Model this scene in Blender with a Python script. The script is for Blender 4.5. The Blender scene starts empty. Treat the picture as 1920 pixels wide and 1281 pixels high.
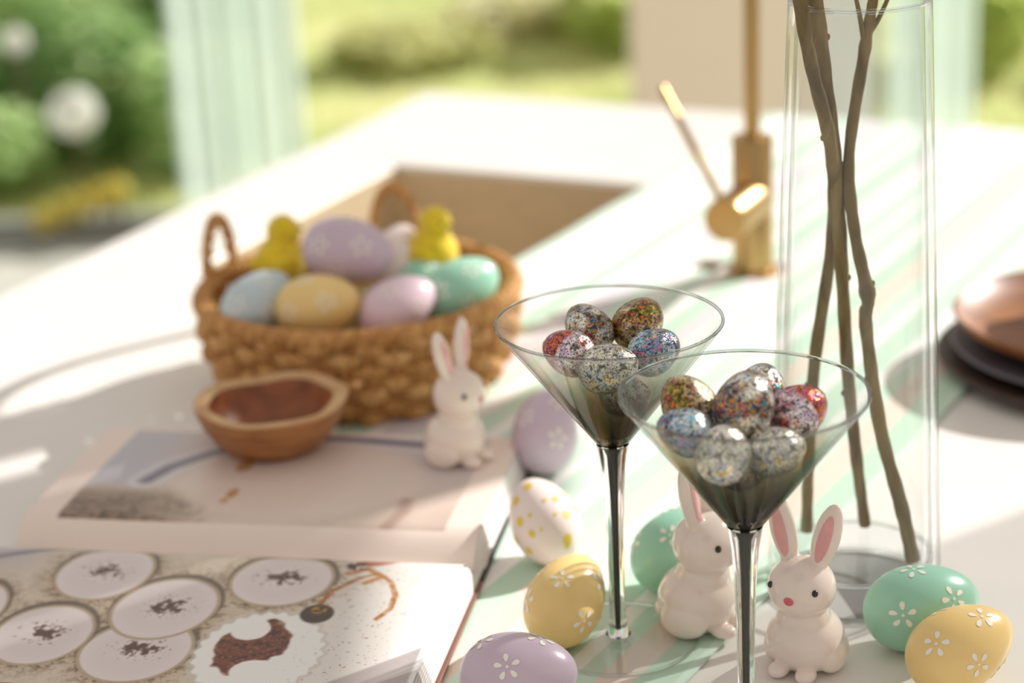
import bpy, bmesh, math, random
import numpy as np
from mathutils import Vector, Matrix

random.seed(7)
rng = np.random.default_rng(7)
PI = math.pi
scene = bpy.context.scene
col = scene.collection

# ------------------------------------------------------------------ camera
PITCH, ROLL = math.radians(19.6), math.radians(2.65)
cam_d = bpy.data.cameras.new('camera')
cam = bpy.data.objects.new('camera', cam_d)
col.objects.link(cam)
fwd = Vector((0, math.cos(PITCH), -math.sin(PITCH)))
R0, U0 = Vector((1, 0, 0)), Vector((0, math.sin(PITCH), math.cos(PITCH)))
cr, sr = math.cos(ROLL), math.sin(ROLL)
right, up = R0 * cr - U0 * sr, R0 * sr + U0 * cr
M = Matrix((right, up, -fwd)).transposed().to_4x4()
M.translation = Vector((0, 0, .54))
cam.matrix_world = M
cam_d.sensor_width = 36
cam_d.lens = 75
cam_d.clip_start = .02
cam_d.clip_end = 100
cam_d.dof.use_dof = True
cam_d.dof.focus_distance = 1.06
cam_d.dof.aperture_fstop = 4.2
scene.camera = cam

# ------------------------------------------------------------------ world, sun, exposure
SUN_AZ, SUN_EL = math.radians(57), math.radians(31)
world = bpy.data.worlds.new('sky')
scene.world = world
world.use_nodes = True
bg = world.node_tree.nodes['Background']
bg.inputs['Color'].default_value = (1, .92, .855, 1)
bg.inputs['Strength'].default_value = .50
sun_d = bpy.data.lights.new('sun', 'SUN')
sun = bpy.data.objects.new('sun', sun_d)
col.objects.link(sun)
sdir = Vector((math.sin(SUN_AZ) * math.cos(SUN_EL), math.cos(SUN_AZ) * math.cos(SUN_EL), math.sin(SUN_EL)))
sun.rotation_euler = sdir.to_track_quat('Z', 'Y').to_euler()
sun.location = sdir * 6
sun_d.energy = 5.0
sun_d.color = (1, .98, .945)
sun_d.angle = math.radians(.6)
vs = scene.view_settings
vs.view_transform = 'Standard'
vs.look = 'None'
vs.exposure = .27
vs.gamma = 1
vs.use_curve_mapping = False
scene.cycles.max_bounces = 14
scene.cycles.transparent_max_bounces = 24
scene.cycles.transmission_bounces = 12
scene.cycles.sample_clamp_indirect = 6
scene.cycles.caustics_refractive = True
scene.cycles.blur_glossy = .5


# ------------------------------------------------------------------ materials
def lin(c):
    return tuple(((v / 255) / 12.92 if v / 255 <= .04045 else ((v / 255 + .055) / 1.055) ** 2.4) for v in c)


def newmat(name):
    m = bpy.data.materials.new(name)
    m.use_nodes = True
    nt = m.node_tree
    b = nt.nodes['Principled BSDF']
    return m, nt, b


def N(nt, t, **kw):
    n = nt.nodes.new(t)
    for k, v in kw.items():
        setattr(n, k, v)
    return n


def pbr(name, c, rough=.5, metal=0, var=.06, scale=30, bump=0, bscale=200, sheen=0, coat=0, spec=.5, c2=None, stretch=None, sss=0):
    """principled with a procedural noise colour variation and fine relief"""
    m, nt, b = newmat(name)
    L = nt.links
    c = lin(c)
    c2 = lin(c2) if c2 else tuple(max(0, v * (1 - 2.2 * var)) for v in c)
    tc = N(nt, 'ShaderNodeTexCoord')
    mp = N(nt, 'ShaderNodeMapping')
    L.new(tc.outputs['Object'], mp.inputs[0])
    if stretch:
        mp.inputs['Scale'].default_value = stretch
    nz = N(nt, 'ShaderNodeTexNoise')
    nz.inputs['Scale'].default_value = scale
    nz.inputs['Detail'].default_value = 4
    L.new(mp.outputs[0], nz.inputs['Vector'])
    mx = N(nt, 'ShaderNodeValToRGB')
    mx.color_ramp.elements[0].position = .35
    mx.color_ramp.elements[1].position = .65
    mx.color_ramp.elements[0].color = (*c2, 1)
    mx.color_ramp.elements[1].color = (*c, 1)
    L.new(nz.outputs['Fac'], mx.inputs[0])
    L.new(mx.outputs[0], b.inputs['Base Color'])
    b.inputs['Roughness'].default_value = rough
    b.inputs['Metallic'].default_value = metal
    b.inputs['Specular IOR Level'].default_value = spec
    b.inputs['Sheen Weight'].default_value = sheen
    b.inputs['Coat Weight'].default_value = coat
    b.inputs['Coat Roughness'].default_value = .08
    if sss:
        b.inputs['Subsurface Weight'].default_value = sss
        b.inputs['Subsurface Radius'].default_value = (.004, .003, .002)
        b.inputs['Subsurface Scale'].default_value = 1
    if bump:
        n2 = N(nt, 'ShaderNodeTexNoise')
        n2.inputs['Scale'].default_value = bscale
        n2.inputs['Detail'].default_value = 3
        L.new(mp.outputs[0], n2.inputs['Vector'])
        bp = N(nt, 'ShaderNodeBump')
        bp.inputs['Strength'].default_value = bump
        bp.inputs['Distance'].default_value = .001
        L.new(n2.outputs['Fac'], bp.inputs['Height'])
        L.new(bp.outputs[0], b.inputs['Normal'])
    return m


def thin_glass(name, ramp, edge=.55, tint_edge=.35):
    """thin-walled clear glass: transparent with Fresnel-like gloss; ramp = [(local z, rgb)] tint along the height"""
    m = bpy.data.materials.new(name)
    m.use_nodes = True
    nt = m.node_tree
    nt.nodes.clear()
    L = nt.links
    out = N(nt, 'ShaderNodeOutputMaterial')
    tr = N(nt, 'ShaderNodeBsdfTransparent')
    gl = N(nt, 'ShaderNodeBsdfGlossy')
    gl.inputs['Roughness'].default_value = .015
    mix = N(nt, 'ShaderNodeMixShader')
    lw = N(nt, 'ShaderNodeLayerWeight')
    lw.inputs['Blend'].default_value = .5
    p = N(nt, 'ShaderNodeMath', operation='POWER')
    p.inputs[1].default_value = 3.6
    L.new(lw.outputs['Facing'], p.inputs[0])
    ma = N(nt, 'ShaderNodeMath', operation='MULTIPLY_ADD')
    ma.inputs[1].default_value = edge
    ma.inputs[2].default_value = .03
    L.new(p.outputs[0], ma.inputs[0])
    L.new(ma.outputs[0], mix.inputs[0])
    tc = N(nt, 'ShaderNodeTexCoord')
    sp = N(nt, 'ShaderNodeSeparateXYZ')
    L.new(tc.outputs['Object'], sp.inputs[0])
    z0, z1 = ramp[0][0], ramp[-1][0]
    mr = N(nt, 'ShaderNodeMapRange')
    mr.inputs['From Min'].default_value = z0
    mr.inputs['From Max'].default_value = z1
    L.new(sp.outputs['Z'], mr.inputs['Value'])
    cr_ = N(nt, 'ShaderNodeValToRGB')
    e = cr_.color_ramp.elements
    while len(e) < len(ramp):
        e.new(.5)
    for el, (z, c) in zip(e, ramp):
        el.position = (z - z0) / (z1 - z0)
        el.color = (*c, 1)
    L.new(mr.outputs[0], cr_.inputs[0])
    p2 = N(nt, 'ShaderNodeMath', operation='POWER')
    p2.inputs[1].default_value = 13
    L.new(lw.outputs['Facing'], p2.inputs[0])
    mm = N(nt, 'ShaderNodeMath', operation='MULTIPLY')
    mm.inputs[1].default_value = tint_edge
    L.new(p2.outputs[0], mm.inputs[0])
    mc = N(nt, 'ShaderNodeMix', data_type='RGBA')
    L.new(mm.outputs[0], mc.inputs[0])
    L.new(cr_.outputs[0], mc.inputs[6])
    mc.inputs[7].default_value = (.12, .13, .13, 1)
    L.new(mc.outputs[2], tr.inputs['Color'])
    L.new(tr.outputs[0], mix.inputs[1])
    L.new(gl.outputs[0], mix.inputs[2])
    L.new(mix.outputs[0], out.inputs[0])
    return m


def solid_glass(name, c=(1, 1, 1), ior=1.47):
    m = bpy.data.materials.new(name)
    m.use_nodes = True
    nt = m.node_tree
    nt.nodes.clear()
    out = N(nt, 'ShaderNodeOutputMaterial')
    g = N(nt, 'ShaderNodeBsdfGlass')
    g.inputs['IOR'].default_value = ior
    g.inputs['Roughness'].default_value = 0
    nz = N(nt, 'ShaderNodeTexNoise')
    nz.inputs['Scale'].default_value = 40
    rp = N(nt, 'ShaderNodeValToRGB')
    rp.color_ramp.elements[0].color = (*[v * .985 for v in c], 1)
    rp.color_ramp.elements[1].color = (*c, 1)
    nt.links.new(nz.outputs['Fac'], rp.inputs[0])
    nt.links.new(rp.outputs[0], g.inputs['Color'])
    nt.links.new(g.outputs[0], out.inputs[0])
    return m


def foil(name, base, patch, amount=.5, dark=.12, off=0.):
    """crinkled holographic foil: silvery glitter specks with patches of rainbow tints and dark cracks"""
    m, nt, b = newmat(name)
    L = nt.links
    tc = N(nt, 'ShaderNodeTexCoord')
    mp = N(nt, 'ShaderNodeMapping')
    mp.inputs['Location'].default_value = (off, off * .7, -off)
    L.new(tc.outputs['Object'], mp.inputs[0])

    def ramp(fac, cols, p0, p1):
        rp = N(nt, 'ShaderNodeValToRGB')
        e = rp.color_ramp.elements
        while len(e) < len(cols):
            e.new(.5)
        for i, (el, c) in enumerate(zip(e, cols)):
            el.position = p0 + (p1 - p0) * i / (len(cols) - 1)
            el.color = (*c, 1)
        L.new(fac, rp.inputs[0])
        return rp.outputs[0]

    def noise(scale, detail):
        nz = N(nt, 'ShaderNodeTexNoise')
        nz.inputs['Scale'].default_value = scale
        nz.inputs['Detail'].default_value = detail
        L.new(mp.outputs[0], nz.inputs['Vector'])
        return nz.outputs['Fac']

    def mixc(fac, a_, b_, mode='MIX'):
        mx = N(nt, 'ShaderNodeMix', data_type='RGBA', blend_type=mode)
        if isinstance(fac, float):
            mx.inputs[0].default_value = fac
        else:
            L.new(fac, mx.inputs[0])
        L.new(a_, mx.inputs[6])
        L.new(b_, mx.inputs[7])
        return mx.outputs[2]

    c0 = ramp(noise(110, 4), [lin(c) for c in base], .34, .66)
    c1 = ramp(noise(260, 3), [lin(c) for c in patch], .34, .66)
    msk = ramp(noise(62, 2), [(0, 0, 0), (1, 1, 1)], .60 - .25 * amount, .70 - .25 * amount)
    c2 = mixc(msk, c0, c1)
    v = N(nt, 'ShaderNodeTexVoronoi')
    v.inputs['Scale'].default_value = 1500
    L.new(mp.outputs[0], v.inputs['Vector'])
    sc = N(nt, 'ShaderNodeSeparateColor')
    L.new(v.outputs['Color'], sc.inputs[0])
    sp_ = ramp(sc.outputs[0], [(dark, dark, dark), (.75, .75, .75), (1.15, 1.15, 1.15), (1.3, 1.3, 1.3)], .06, .8)
    ck = ramp(noise(330, 5), [(.18, .17, .16), (1, 1, 1)], .36, .47)
    c3 = mixc(1., c2, sp_, 'MULTIPLY')
    c4 = mixc(1., c3, ck, 'MULTIPLY')
    L.new(c4, b.inputs['Base Color'])
    b.inputs['Metallic'].default_value = .7
    b.inputs['Roughness'].default_value = .2
    b.inputs['Coat Weight'].default_value = .5
    b.inputs['Coat Roughness'].default_value = .05
    bp = N(nt, 'ShaderNodeBump')
    bp.inputs['Strength'].default_value = .5
    bp.inputs['Distance'].default_value = .0004
    L.new(v.outputs['Distance'], bp.inputs['Height'])
    L.new(bp.outputs[0], b.inputs['Normal'])
    return m


def wood(name, c1, c2, scale=14, rough=.5, stretch=(1, 6, 6), bump=.2):
    m, nt, b = newmat(name)
    L = nt.links
    tc = N(nt, 'ShaderNodeTexCoord')
    mp = N(nt, 'ShaderNodeMapping')
    mp.inputs['Scale'].default_value = stretch
    L.new(tc.outputs['Object'], mp.inputs[0])
    nz = N(nt, 'ShaderNodeTexNoise')
    nz.inputs['Scale'].default_value = scale
    nz.inputs['Detail'].default_value = 6
    nz.inputs['Distortion'].default_value = 1.2
    L.new(mp.outputs[0], nz.inputs['Vector'])
    rp = N(nt, 'ShaderNodeValToRGB')
    rp.color_ramp.elements[0].position = .3
    rp.color_ramp.elements[1].position = .7
    rp.color_ramp.elements[0].color = (*lin(c2), 1)
    rp.color_ramp.elements[1].color = (*lin(c1), 1)
    L.new(nz.outputs['Fac'], rp.inputs[0])
    L.new(rp.outputs[0], b.inputs['Base Color'])
    b.inputs['Roughness'].default_value = rough
    bp = N(nt, 'ShaderNodeBump')
    bp.inputs['Strength'].default_value = bump
    bp.inputs['Distance'].default_value = .001
    L.new(nz.outputs['Fac'], bp.inputs['Height'])
    L.new(bp.outputs[0], b.inputs['Normal'])
    return m


def leafmat(name, c1, c2, trans=.35):
    m, nt, b = newmat(name)
    L = nt.links
    g = N(nt, 'ShaderNodeNewGeometry')
    rp = N(nt, 'ShaderNodeValToRGB')
    rp.color_ramp.elements[0].color = (*lin(c1), 1)
    rp.color_ramp.elements[1].color = (*lin(c2), 1)
    L.new(g.outputs['Random Per Island'], rp.inputs[0])
    L.new(rp.outputs[0], b.inputs['Base Color'])
    b.inputs['Roughness'].default_value = .45
    tl = N(nt, 'ShaderNodeBsdfTranslucent')
    L.new(rp.outputs[0], tl.inputs[0])
    mx = N(nt, 'ShaderNodeMixShader')
    mx.inputs[0].default_value = trans
    L.new(b.outputs[0], mx.inputs[1])
    L.new(tl.outputs[0], mx.inputs[2])
    L.new(mx.outputs[0], nt.nodes['Material Output'].inputs[0])
    return m


def attr_mat(name, rough=.3):
    """printed paper: ink colours stored per vertex plus paper grain"""
    m, nt, b = newmat(name)
    L = nt.links
    a = N(nt, 'ShaderNodeAttribute')
    a.attribute_name = 'ink'
    L.new(a.outputs['Color'], b.inputs['Base Color'])
    b.inputs['Roughness'].default_value = rough
    nz = N(nt, 'ShaderNodeTexNoise')
    nz.inputs['Scale'].default_value = 25
    bp = N(nt, 'ShaderNodeBump')
    bp.inputs['Strength'].default_value = .12
    bp.inputs['Distance'].default_value = .002
    L.new(nz.outputs['Fac'], bp.inputs['Height'])
    L.new(bp.outputs[0], b.inputs['Normal'])
    return m


# ------------------------------------------------------------------ mesh helpers
def mk(name, verts, faces, mat, parent=None, smooth=True, loc=None):
    me = bpy.data.meshes.new(name)
    me.from_pydata([tuple(v) for v in verts], [], [tuple(f) for f in faces])
    if smooth:
        me.polygons.foreach_set('use_smooth', [True] * len(me.polygons))
        me.set_sharp_from_angle(angle=math.radians(42))
    me.update()
    return ob(name, me, mat, parent, loc)


def ob(name, me, mat, parent=None, loc=None):
    o = bpy.data.objects.new(name, me)
    col.objects.link(o)
    if mat and not me.materials:
        me.materials.append(mat)
    if parent:
        o.parent = parent
    if loc:
        o.location = loc
    return o


def tag(o, label=None, cat=None, group=None, kind=None):
    if label:
        o['label'] = label
    if cat:
        o['category'] = cat
    if group:
        o['group'] = group
    if kind:
        o['kind'] = kind
    return o


def thing(name, label, cat, loc=(0, 0, 0), rz=0, group=None):
    o = bpy.data.objects.new(name, None)
    o.empty_display_size = .02
    col.objects.link(o)
    o.location = loc
    o.rotation_euler = (0, 0, rz)
    return tag(o, label, cat, group)


def box_v(x0, x1, y0, y1, z0, z1):
    v = [(x, y, z) for z in (z0, z1) for y in (y0, y1) for x in (x0, x1)]
    f = [(0, 2, 3, 1), (4, 5, 7, 6), (0, 1, 5, 4), (2, 6, 7, 3), (0, 4, 6, 2), (1, 3, 7, 5)]
    return v, f


def box(name, x0, x1, y0, y1, z0, z1, mat, parent=None, bevel=0, loc=None):
    v, f = box_v(x0, x1, y0, y1, z0, z1)
    o = mk(name, v, f, mat, parent, smooth=False, loc=loc)
    if bevel:
        bm = bmesh.new()
        bm.from_mesh(o.data)
        bmesh.ops.bevel(bm, geom=bm.edges[:], offset=bevel, segments=3, affect='EDGES', profile=.5)
        bm.to_mesh(o.data)
        bm.free()
        o.data.polygons.foreach_set('use_smooth', [False] * len(o.data.polygons))
    return o


def lathe_v(prof, seg=64, closed=False):
    """prof: list of (r, z); r=0 ends collapse to a point. closed joins last to first"""
    v, f, rings = [], [], []
    for r, z in prof:
        if r < 1e-7:
            rings.append([len(v)])
            v.append((0, 0, z))
        else:
            rings.append(list(range(len(v), len(v) + seg)))
            v += [(r * math.cos(2 * PI * i / seg), r * math.sin(2 * PI * i / seg), z) for i in range(seg)]
    pairs = list(zip(rings, rings[1:]))
    if closed:
        pairs.append((rings[-1], rings[0]))
    for a, b in pairs:
        for i in range(seg):
            j = (i + 1) % seg
            if len(a) == 1 and len(b) == 1:
                continue
            if len(a) == 1:
                f.append((a[0], b[j], b[i]))
            elif len(b) == 1:
                f.append((a[i], a[j], b[0]))
            else:
                f.append((a[i], a[j], b[j], b[i]))
    return v, f


def lathe(name, prof, mat, parent=None, seg=64, closed=False, loc=None):
    v, f = lathe_v(prof, seg, closed)
    return mk(name, v, f, mat, parent, loc=loc)


def tube_v(pts, radii, seg=12, closed=False, squash=None):
    pts = [Vector(p) for p in pts]
    n = len(pts)
    if not hasattr(radii, '__len__'):
        radii = [radii] * n
    v, f = [], []
    ref = None
    for i, p in enumerate(pts):
        if closed:
            t = pts[(i + 1) % n] - pts[i - 1]
        else:
            t = pts[min(i + 1, n - 1)] - pts[max(i - 1, 0)]
        t.normalize()
        if ref is None:
            ref = Vector((0, 0, 1)) if abs(t.z) < .9 else Vector((1, 0, 0))
        a = (ref - t * ref.dot(t)).normalized()
        b = t.cross(a)
        if not closed:
            ref = a
        for k in range(seg):
            an = 2 * PI * k / seg
            sa, sb = (1, 1) if squash is None else squash
            v.append(p + a * math.cos(an) * radii[i] * sa + b * math.sin(an) * radii[i] * sb)
    m = n if closed else n - 1
    for i in range(m):
        for k in range(seg):
            l = (k + 1) % seg
            i2 = (i + 1) % n
            f.append((i * seg + k, i2 * seg + k, i2 * seg + l, i * seg + l)[::-1])
    if not closed:
        f.append(tuple(range(seg)))
        f.append(tuple(range((n - 1) * seg, n * seg))[::-1])
    return v, f


def tube(name, pts, radii, mat, parent=None, seg=12, closed=False, squash=None, loc=None):
    v, f = tube_v(pts, radii, seg, closed, squash)
    return mk(name, v, f, mat, parent, loc=loc)


def smoothpath(pts, n=8):
    """Catmull-Rom through pts"""
    P = [Vector(p) for p in pts]
    P = [P[0] * 2 - P[1]] + P + [P[-1] * 2 - P[-2]]
    out = []
    for i in range(1, len(P) - 2):
        for k in range(n):
            t = k / n
            a, b, c, d = P[i - 1], P[i], P[i + 1], P[i + 2]
            out.append(.5 * ((2 * b) + (c - a) * t + (2 * a - 5 * b + 4 * c - d) * t * t + (3 * b - a - 3 * c + d) * t ** 3))
    out.append(P[-2])
    return out


def ell_v(c, r, rot=None, seg=20, rings=12):
    v, f = lathe_v([(math.sin(PI * i / rings), -math.cos(PI * i / rings)) for i in range(rings + 1)], seg)
    v[0] = (0, 0, -1)
    v[-1] = (0, 0, 1)
    R = rot or Matrix.Identity(3)
    c = Vector(c)
    return [c + R @ Vector((p[0] * r[0], p[1] * r[1], p[2] * r[2])) for p in v], f


def merge(parts):
    V, F = [], []
    for v, f in parts:
        o = len(V)
        V += list(v)
        F += [tuple(i + o for i in q) for q in f]
    return V, F


def remeshed(name, parts, voxel, smooth_it=6, clampz=None):
    """one continuous skin around overlapping volumes"""
    V, F = merge(parts)
    me = bpy.data.meshes.new(name + '_src')
    me.from_pydata([tuple(v) for v in V], [], F)
    tmp = bpy.data.objects.new(name + '_src', me)
    col.objects.link(tmp)
    m = tmp.modifiers.new('r', 'REMESH')
    m.mode = 'VOXEL'
    m.voxel_size = voxel
    s = tmp.modifiers.new('s', 'SMOOTH')
    s.factor = .5
    s.iterations = smooth_it
    dg = bpy.context.evaluated_depsgraph_get()
    out = bpy.data.meshes.new_from_object(tmp.evaluated_get(dg))
    bpy.data.objects.remove(tmp)
    bpy.data.meshes.remove(me)
    out.name = name
    if clampz is not None:
        for v in out.vertices:
            if v.co.z < clampz:
                v.co.z = clampz
    out.polygons.foreach_set('use_smooth', [True] * len(out.polygons))
    out.update()
    return out


def rotm(ax, deg):
    return Matrix.Rotation(math.radians(deg), 3, ax)


# ------------------------------------------------------------------ the setting
m_floor = pbr('paving', (196, 196, 184), .7, var=.06, scale=3, bump=.3, bscale=60)
m_soil = pbr('mossy lawn', (214, 214, 150), .95, c2=(168, 182, 104), scale=2.2, bump=.8, bscale=30)
m_wall = pbr('beige plaster', (252, 235, 210), .8, var=.015, scale=4, bump=.1)
m_white = pbr('white paint', (240, 240, 234), .5, var=.01, scale=5)


def slab(name, x0, x1, y0, y1, z0, z1, mat):
    return tag(box(name, x0, x1, y0, y1, z0, z1, mat), kind='structure')


FZ = -.9
fl = bpy.data.objects.new('floor', None)
col.objects.link(fl)
tag(fl, kind='structure')
m_grout = pbr('grout', (120, 120, 112), .9, var=.1, scale=20)
mk('grout_bed', *box_v(-3, 3.2, -1.2, 5.0, FZ - .06, FZ - .012), m_grout, fl, smooth=False)
v, f = box_v(-.294, .294, -.294, .294, -.05, 0)
tile_me = bpy.data.meshes.new('floor_tile')
tile_me.from_pydata(v, [], f)
tile_me.materials.append(m_floor)
for i in range(10):
    for j in range(10):
        t = ob('floor_tile', tile_me, None, fl)
        t.location = (-2.7 + .6 * i, -.9 + .6 * j, FZ)
slab('trim_1', -4, 4, 4.98, 5.04, FZ - .06, FZ + .03, pbr('stone kerb', (150, 152, 145), .8, scale=10))
slab('garden_bed', -7, 7, 5.04, 12, FZ - .08, FZ, m_soil)
# pier of the back wall between the openings, white frame beside it
slab('wall_back', .275, .64, 4.2, 4.42, FZ, 1.75, m_wall)
wf = tag(bpy.data.objects.new('window_1', None), kind='structure')
col.objects.link(wf)
box('jamb', .642, .76, 4.22, 4.30, FZ, 1.75, m_white, wf, bevel=.004)
box('sill', .642, 2.0, 4.2, 4.32, FZ, FZ + .03, m_white, wf, bevel=.004)
# posts of the glazed side of the room (right, outside the picture)
wr = tag(bpy.data.objects.new('window_2', None), kind='structure')
col.objects.link(wr)
for y0, y1 in ((.55, .61), (3.9, 3.96)):
    box('post', 1.47, 1.53, y0, y1, FZ, 2.02, m_white, wr, bevel=.004)
box('head_rail', 1.46, 1.54, .55, 3.96, 2.02, 2.1, m_white, wr, bevel=.004)
box('sill', 1.45, 1.55, .2, 4.2, FZ, FZ + .04, m_white, wr, bevel=.004)


# unseen panels added there to cast shade bands over book and counter
m_blocker = pbr('blocker cloth', (238, 234, 226), .85, var=.02, scale=50)


def blocker(label, c0, c1, zb, mat=None):
    root = thing('sun_blocker', label, 'blocker', (1.44, (c0 + c1) / 2 + .935, 0), group='added panels blocking sun at the side window')
    h = (c1 - c0) / 2
    mk('cloth', *box_v(-.001, .001, -h, h, zb, 1.96), mat or m_blocker, root, smooth=False)
    tube('bottom_bar', [(0, -h, zb), (0, h, zb)], .007, m_white, root, seg=10)
    tube('top_bar', [(0, -h, 1.975), (0, h, 1.975)], .02, m_white, root, seg=16)


blocker('narrow unseen sun blocker added for shade, farthest from the camera', 1.548, 1.64, 1.18)
blocker('unseen sun blocker added for shade, next to the narrow one', 1.405, 1.515, 1.18)
blocker('wide unseen sun blocker added for shade, middle one', 1.205, 1.40, 1.02)
blocker('short unseen sun blocker added for shade, nearest the camera', .985, 1.20, 1.12)
m_gauze, nt, b = newmat('sheer gauze')
b.inputs['Roughness'].default_value = .9
gz = N(nt, 'ShaderNodeTexNoise')
gz.inputs['Scale'].default_value = 30
gr = N(nt, 'ShaderNodeValToRGB')
gr.color_ramp.elements[0].color = (.82, .80, .76, 1)
gr.color_ramp.elements[1].color = (.9, .88, .84, 1)
nt.links.new(gz.outputs['Fac'], gr.inputs[0])
nt.links.new(gr.outputs[0], b.inputs['Base Color'])
gt = N(nt, 'ShaderNodeBsdfTransparent')
gm = N(nt, 'ShaderNodeMixShader')
gm.inputs[0].default_value = .62
nt.links.new(b.outputs[0], gm.inputs[1])
nt.links.new(gt.outputs[0], gm.inputs[2])
nt.links.new(gm.outputs[0], nt.nodes['Material Output'].inputs[0])
blocker('unseen gauze panel added to thin the sunlight, let down fully', .30, .975, -.25, m_gauze)  # half-clear panel out of view, added to dim the sun on the foreground


# sheer curtains
def curtain(x0, x1, label):
    nx, nz = 90, 14
    V, F = [], []
    for k in range(nz + 1):
        z = FZ + .02 + (2.6) * k / nz
        for i in range(nx + 1):
            t = i / nx
            fold = .007 * math.sin(t * 2 * PI * 4.5 + .35 * math.sin(z * 3)) + .006 * math.sin(t * 41)
            V.append(((x1 - x0) * (t - .5), fold, z - FZ))
    for k in range(nz):
        for i in range(nx):
            a = k * (nx + 1) + i
            F.append((a, a + 1, a + nx + 2, a + nx + 1))
    root = thing('sheer_curtain', label, 'curtain', ((x0 + x1) / 2, 4.13, FZ), group='sheer curtains of the garden opening')
    mk('drape', V, F, m_sheer, root)
    tube('curtain_rod', [((x0 - x1) / 2 - .05, 0, 1.72 - FZ), ((x1 - x0) / 2 + .05, 0, 1.72 - FZ)], .012, m_white, root)
    return root


m_sheer, nt, b = newmat('sheer mint voile')
tl = N(nt, 'ShaderNodeBsdfTranslucent')
tl.inputs[0].default_value = (*lin((234, 247, 237)), 1)
nz_ = N(nt, 'ShaderNodeTexNoise')
nz_.inputs['Scale'].default_value = 5
rp_ = N(nt, 'ShaderNodeValToRGB')
rp_.color_ramp.elements[0].color = (*lin((222, 241, 228)), 1)
rp_.color_ramp.elements[1].color = (*lin((234, 247, 237)), 1)
nt.links.new(nz_.outputs['Fac'], rp_.inputs[0])
nt.links.new(rp_.outputs[0], b.inputs['Base Color'])
nt.links.new(rp_.outputs[0], tl.inputs[0])
b.inputs['Roughness'].default_value = .9
mx_ = N(nt, 'ShaderNodeMixShader')
mx_.inputs[0].default_value = .5
nt.links.new(b.outputs[0], mx_.inputs[1])
nt.links.new(tl.outputs[0], mx_.inputs[2])
tp_ = N(nt, 'ShaderNodeBsdfTransparent')
m2_ = N(nt, 'ShaderNodeMixShader')
m2_.inputs[0].default_value = .18
nt.links.new(mx_.outputs[0], m2_.inputs[1])
nt.links.new(tp_.outputs[0], m2_.inputs[2])
nt.links.new(m2_.outputs[0], nt.nodes['Material Output'].inputs[0])
curtain(-.645, -.39, 'pale mint sheer curtain hanging left of the table corner, before the dark hedge')
curtain(.765, .935, 'pale mint sheer curtain hanging right of the white window frame')

# ------------------------------------------------------------------ garden
m_stem = wood('bark', (110, 92, 66), (70, 58, 40))


def leaf_mesh(name, n, rx, ry, rz, zc, size, seed):
    r = np.random.default_rng(seed)
    V, F = [], []
    for _ in range(n):
        d = r.normal(size=3)
        d /= np.linalg.norm(d)
        rad = r.uniform(.55, 1.0) ** .5
        lump = 1 + .16 * math.sin(5 * d[0] + seed) * math.cos(4 * d[2] + seed * 2)
        p = Vector((d[0] * rx, d[1] * ry, d[2] * rz)) * rad * lump
        p.z = max(p.z + zc, .03)
        R = Matrix.Rotation(r.uniform(0, 6.28), 3, 'Z') @ Matrix.Rotation(r.uniform(-1.1, 1.1), 3, 'X') @ Matrix.Rotation(r.uniform(-.6, .6), 3, 'Y')
        s = size * r.uniform(.6, 1.3)
        o = len(V)
        for q in ((-.5, 0, 0), (0, .26, .06), (.55, 0, -.04), (0, -.26, .06)):
            V.append(p + R @ (Vector(q) * s))
        F += [(o, o + 1, o + 2), (o, o + 2, o + 3)]
    return V, F


def bush(name, label, loc, rx, ry, h, mat, n=2200, size=.075, seed=1, group='shrubs of the garden border'):
    root = thing(name, label, 'shrub', loc, group=group)
    V, F = leaf_mesh('foliage', n, rx, ry, h * .52, h * .5, size, seed)
    o = mk('foliage', V, F, mat, root, smooth=False)
    o['kind'] = 'stuff'
    for k in range(3):
        a = k * 2.1 + seed
        tube('stem', [(0.03 * math.cos(a), .03 * math.sin(a), 0), (.1 * math.cos(a), .1 * math.sin(a), h * .3), (.3 * rx * math.cos(a), .3 * ry * math.sin(a), h * .7)], [.02, .014, .006], m_stem, root, seg=7)
    return root


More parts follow.
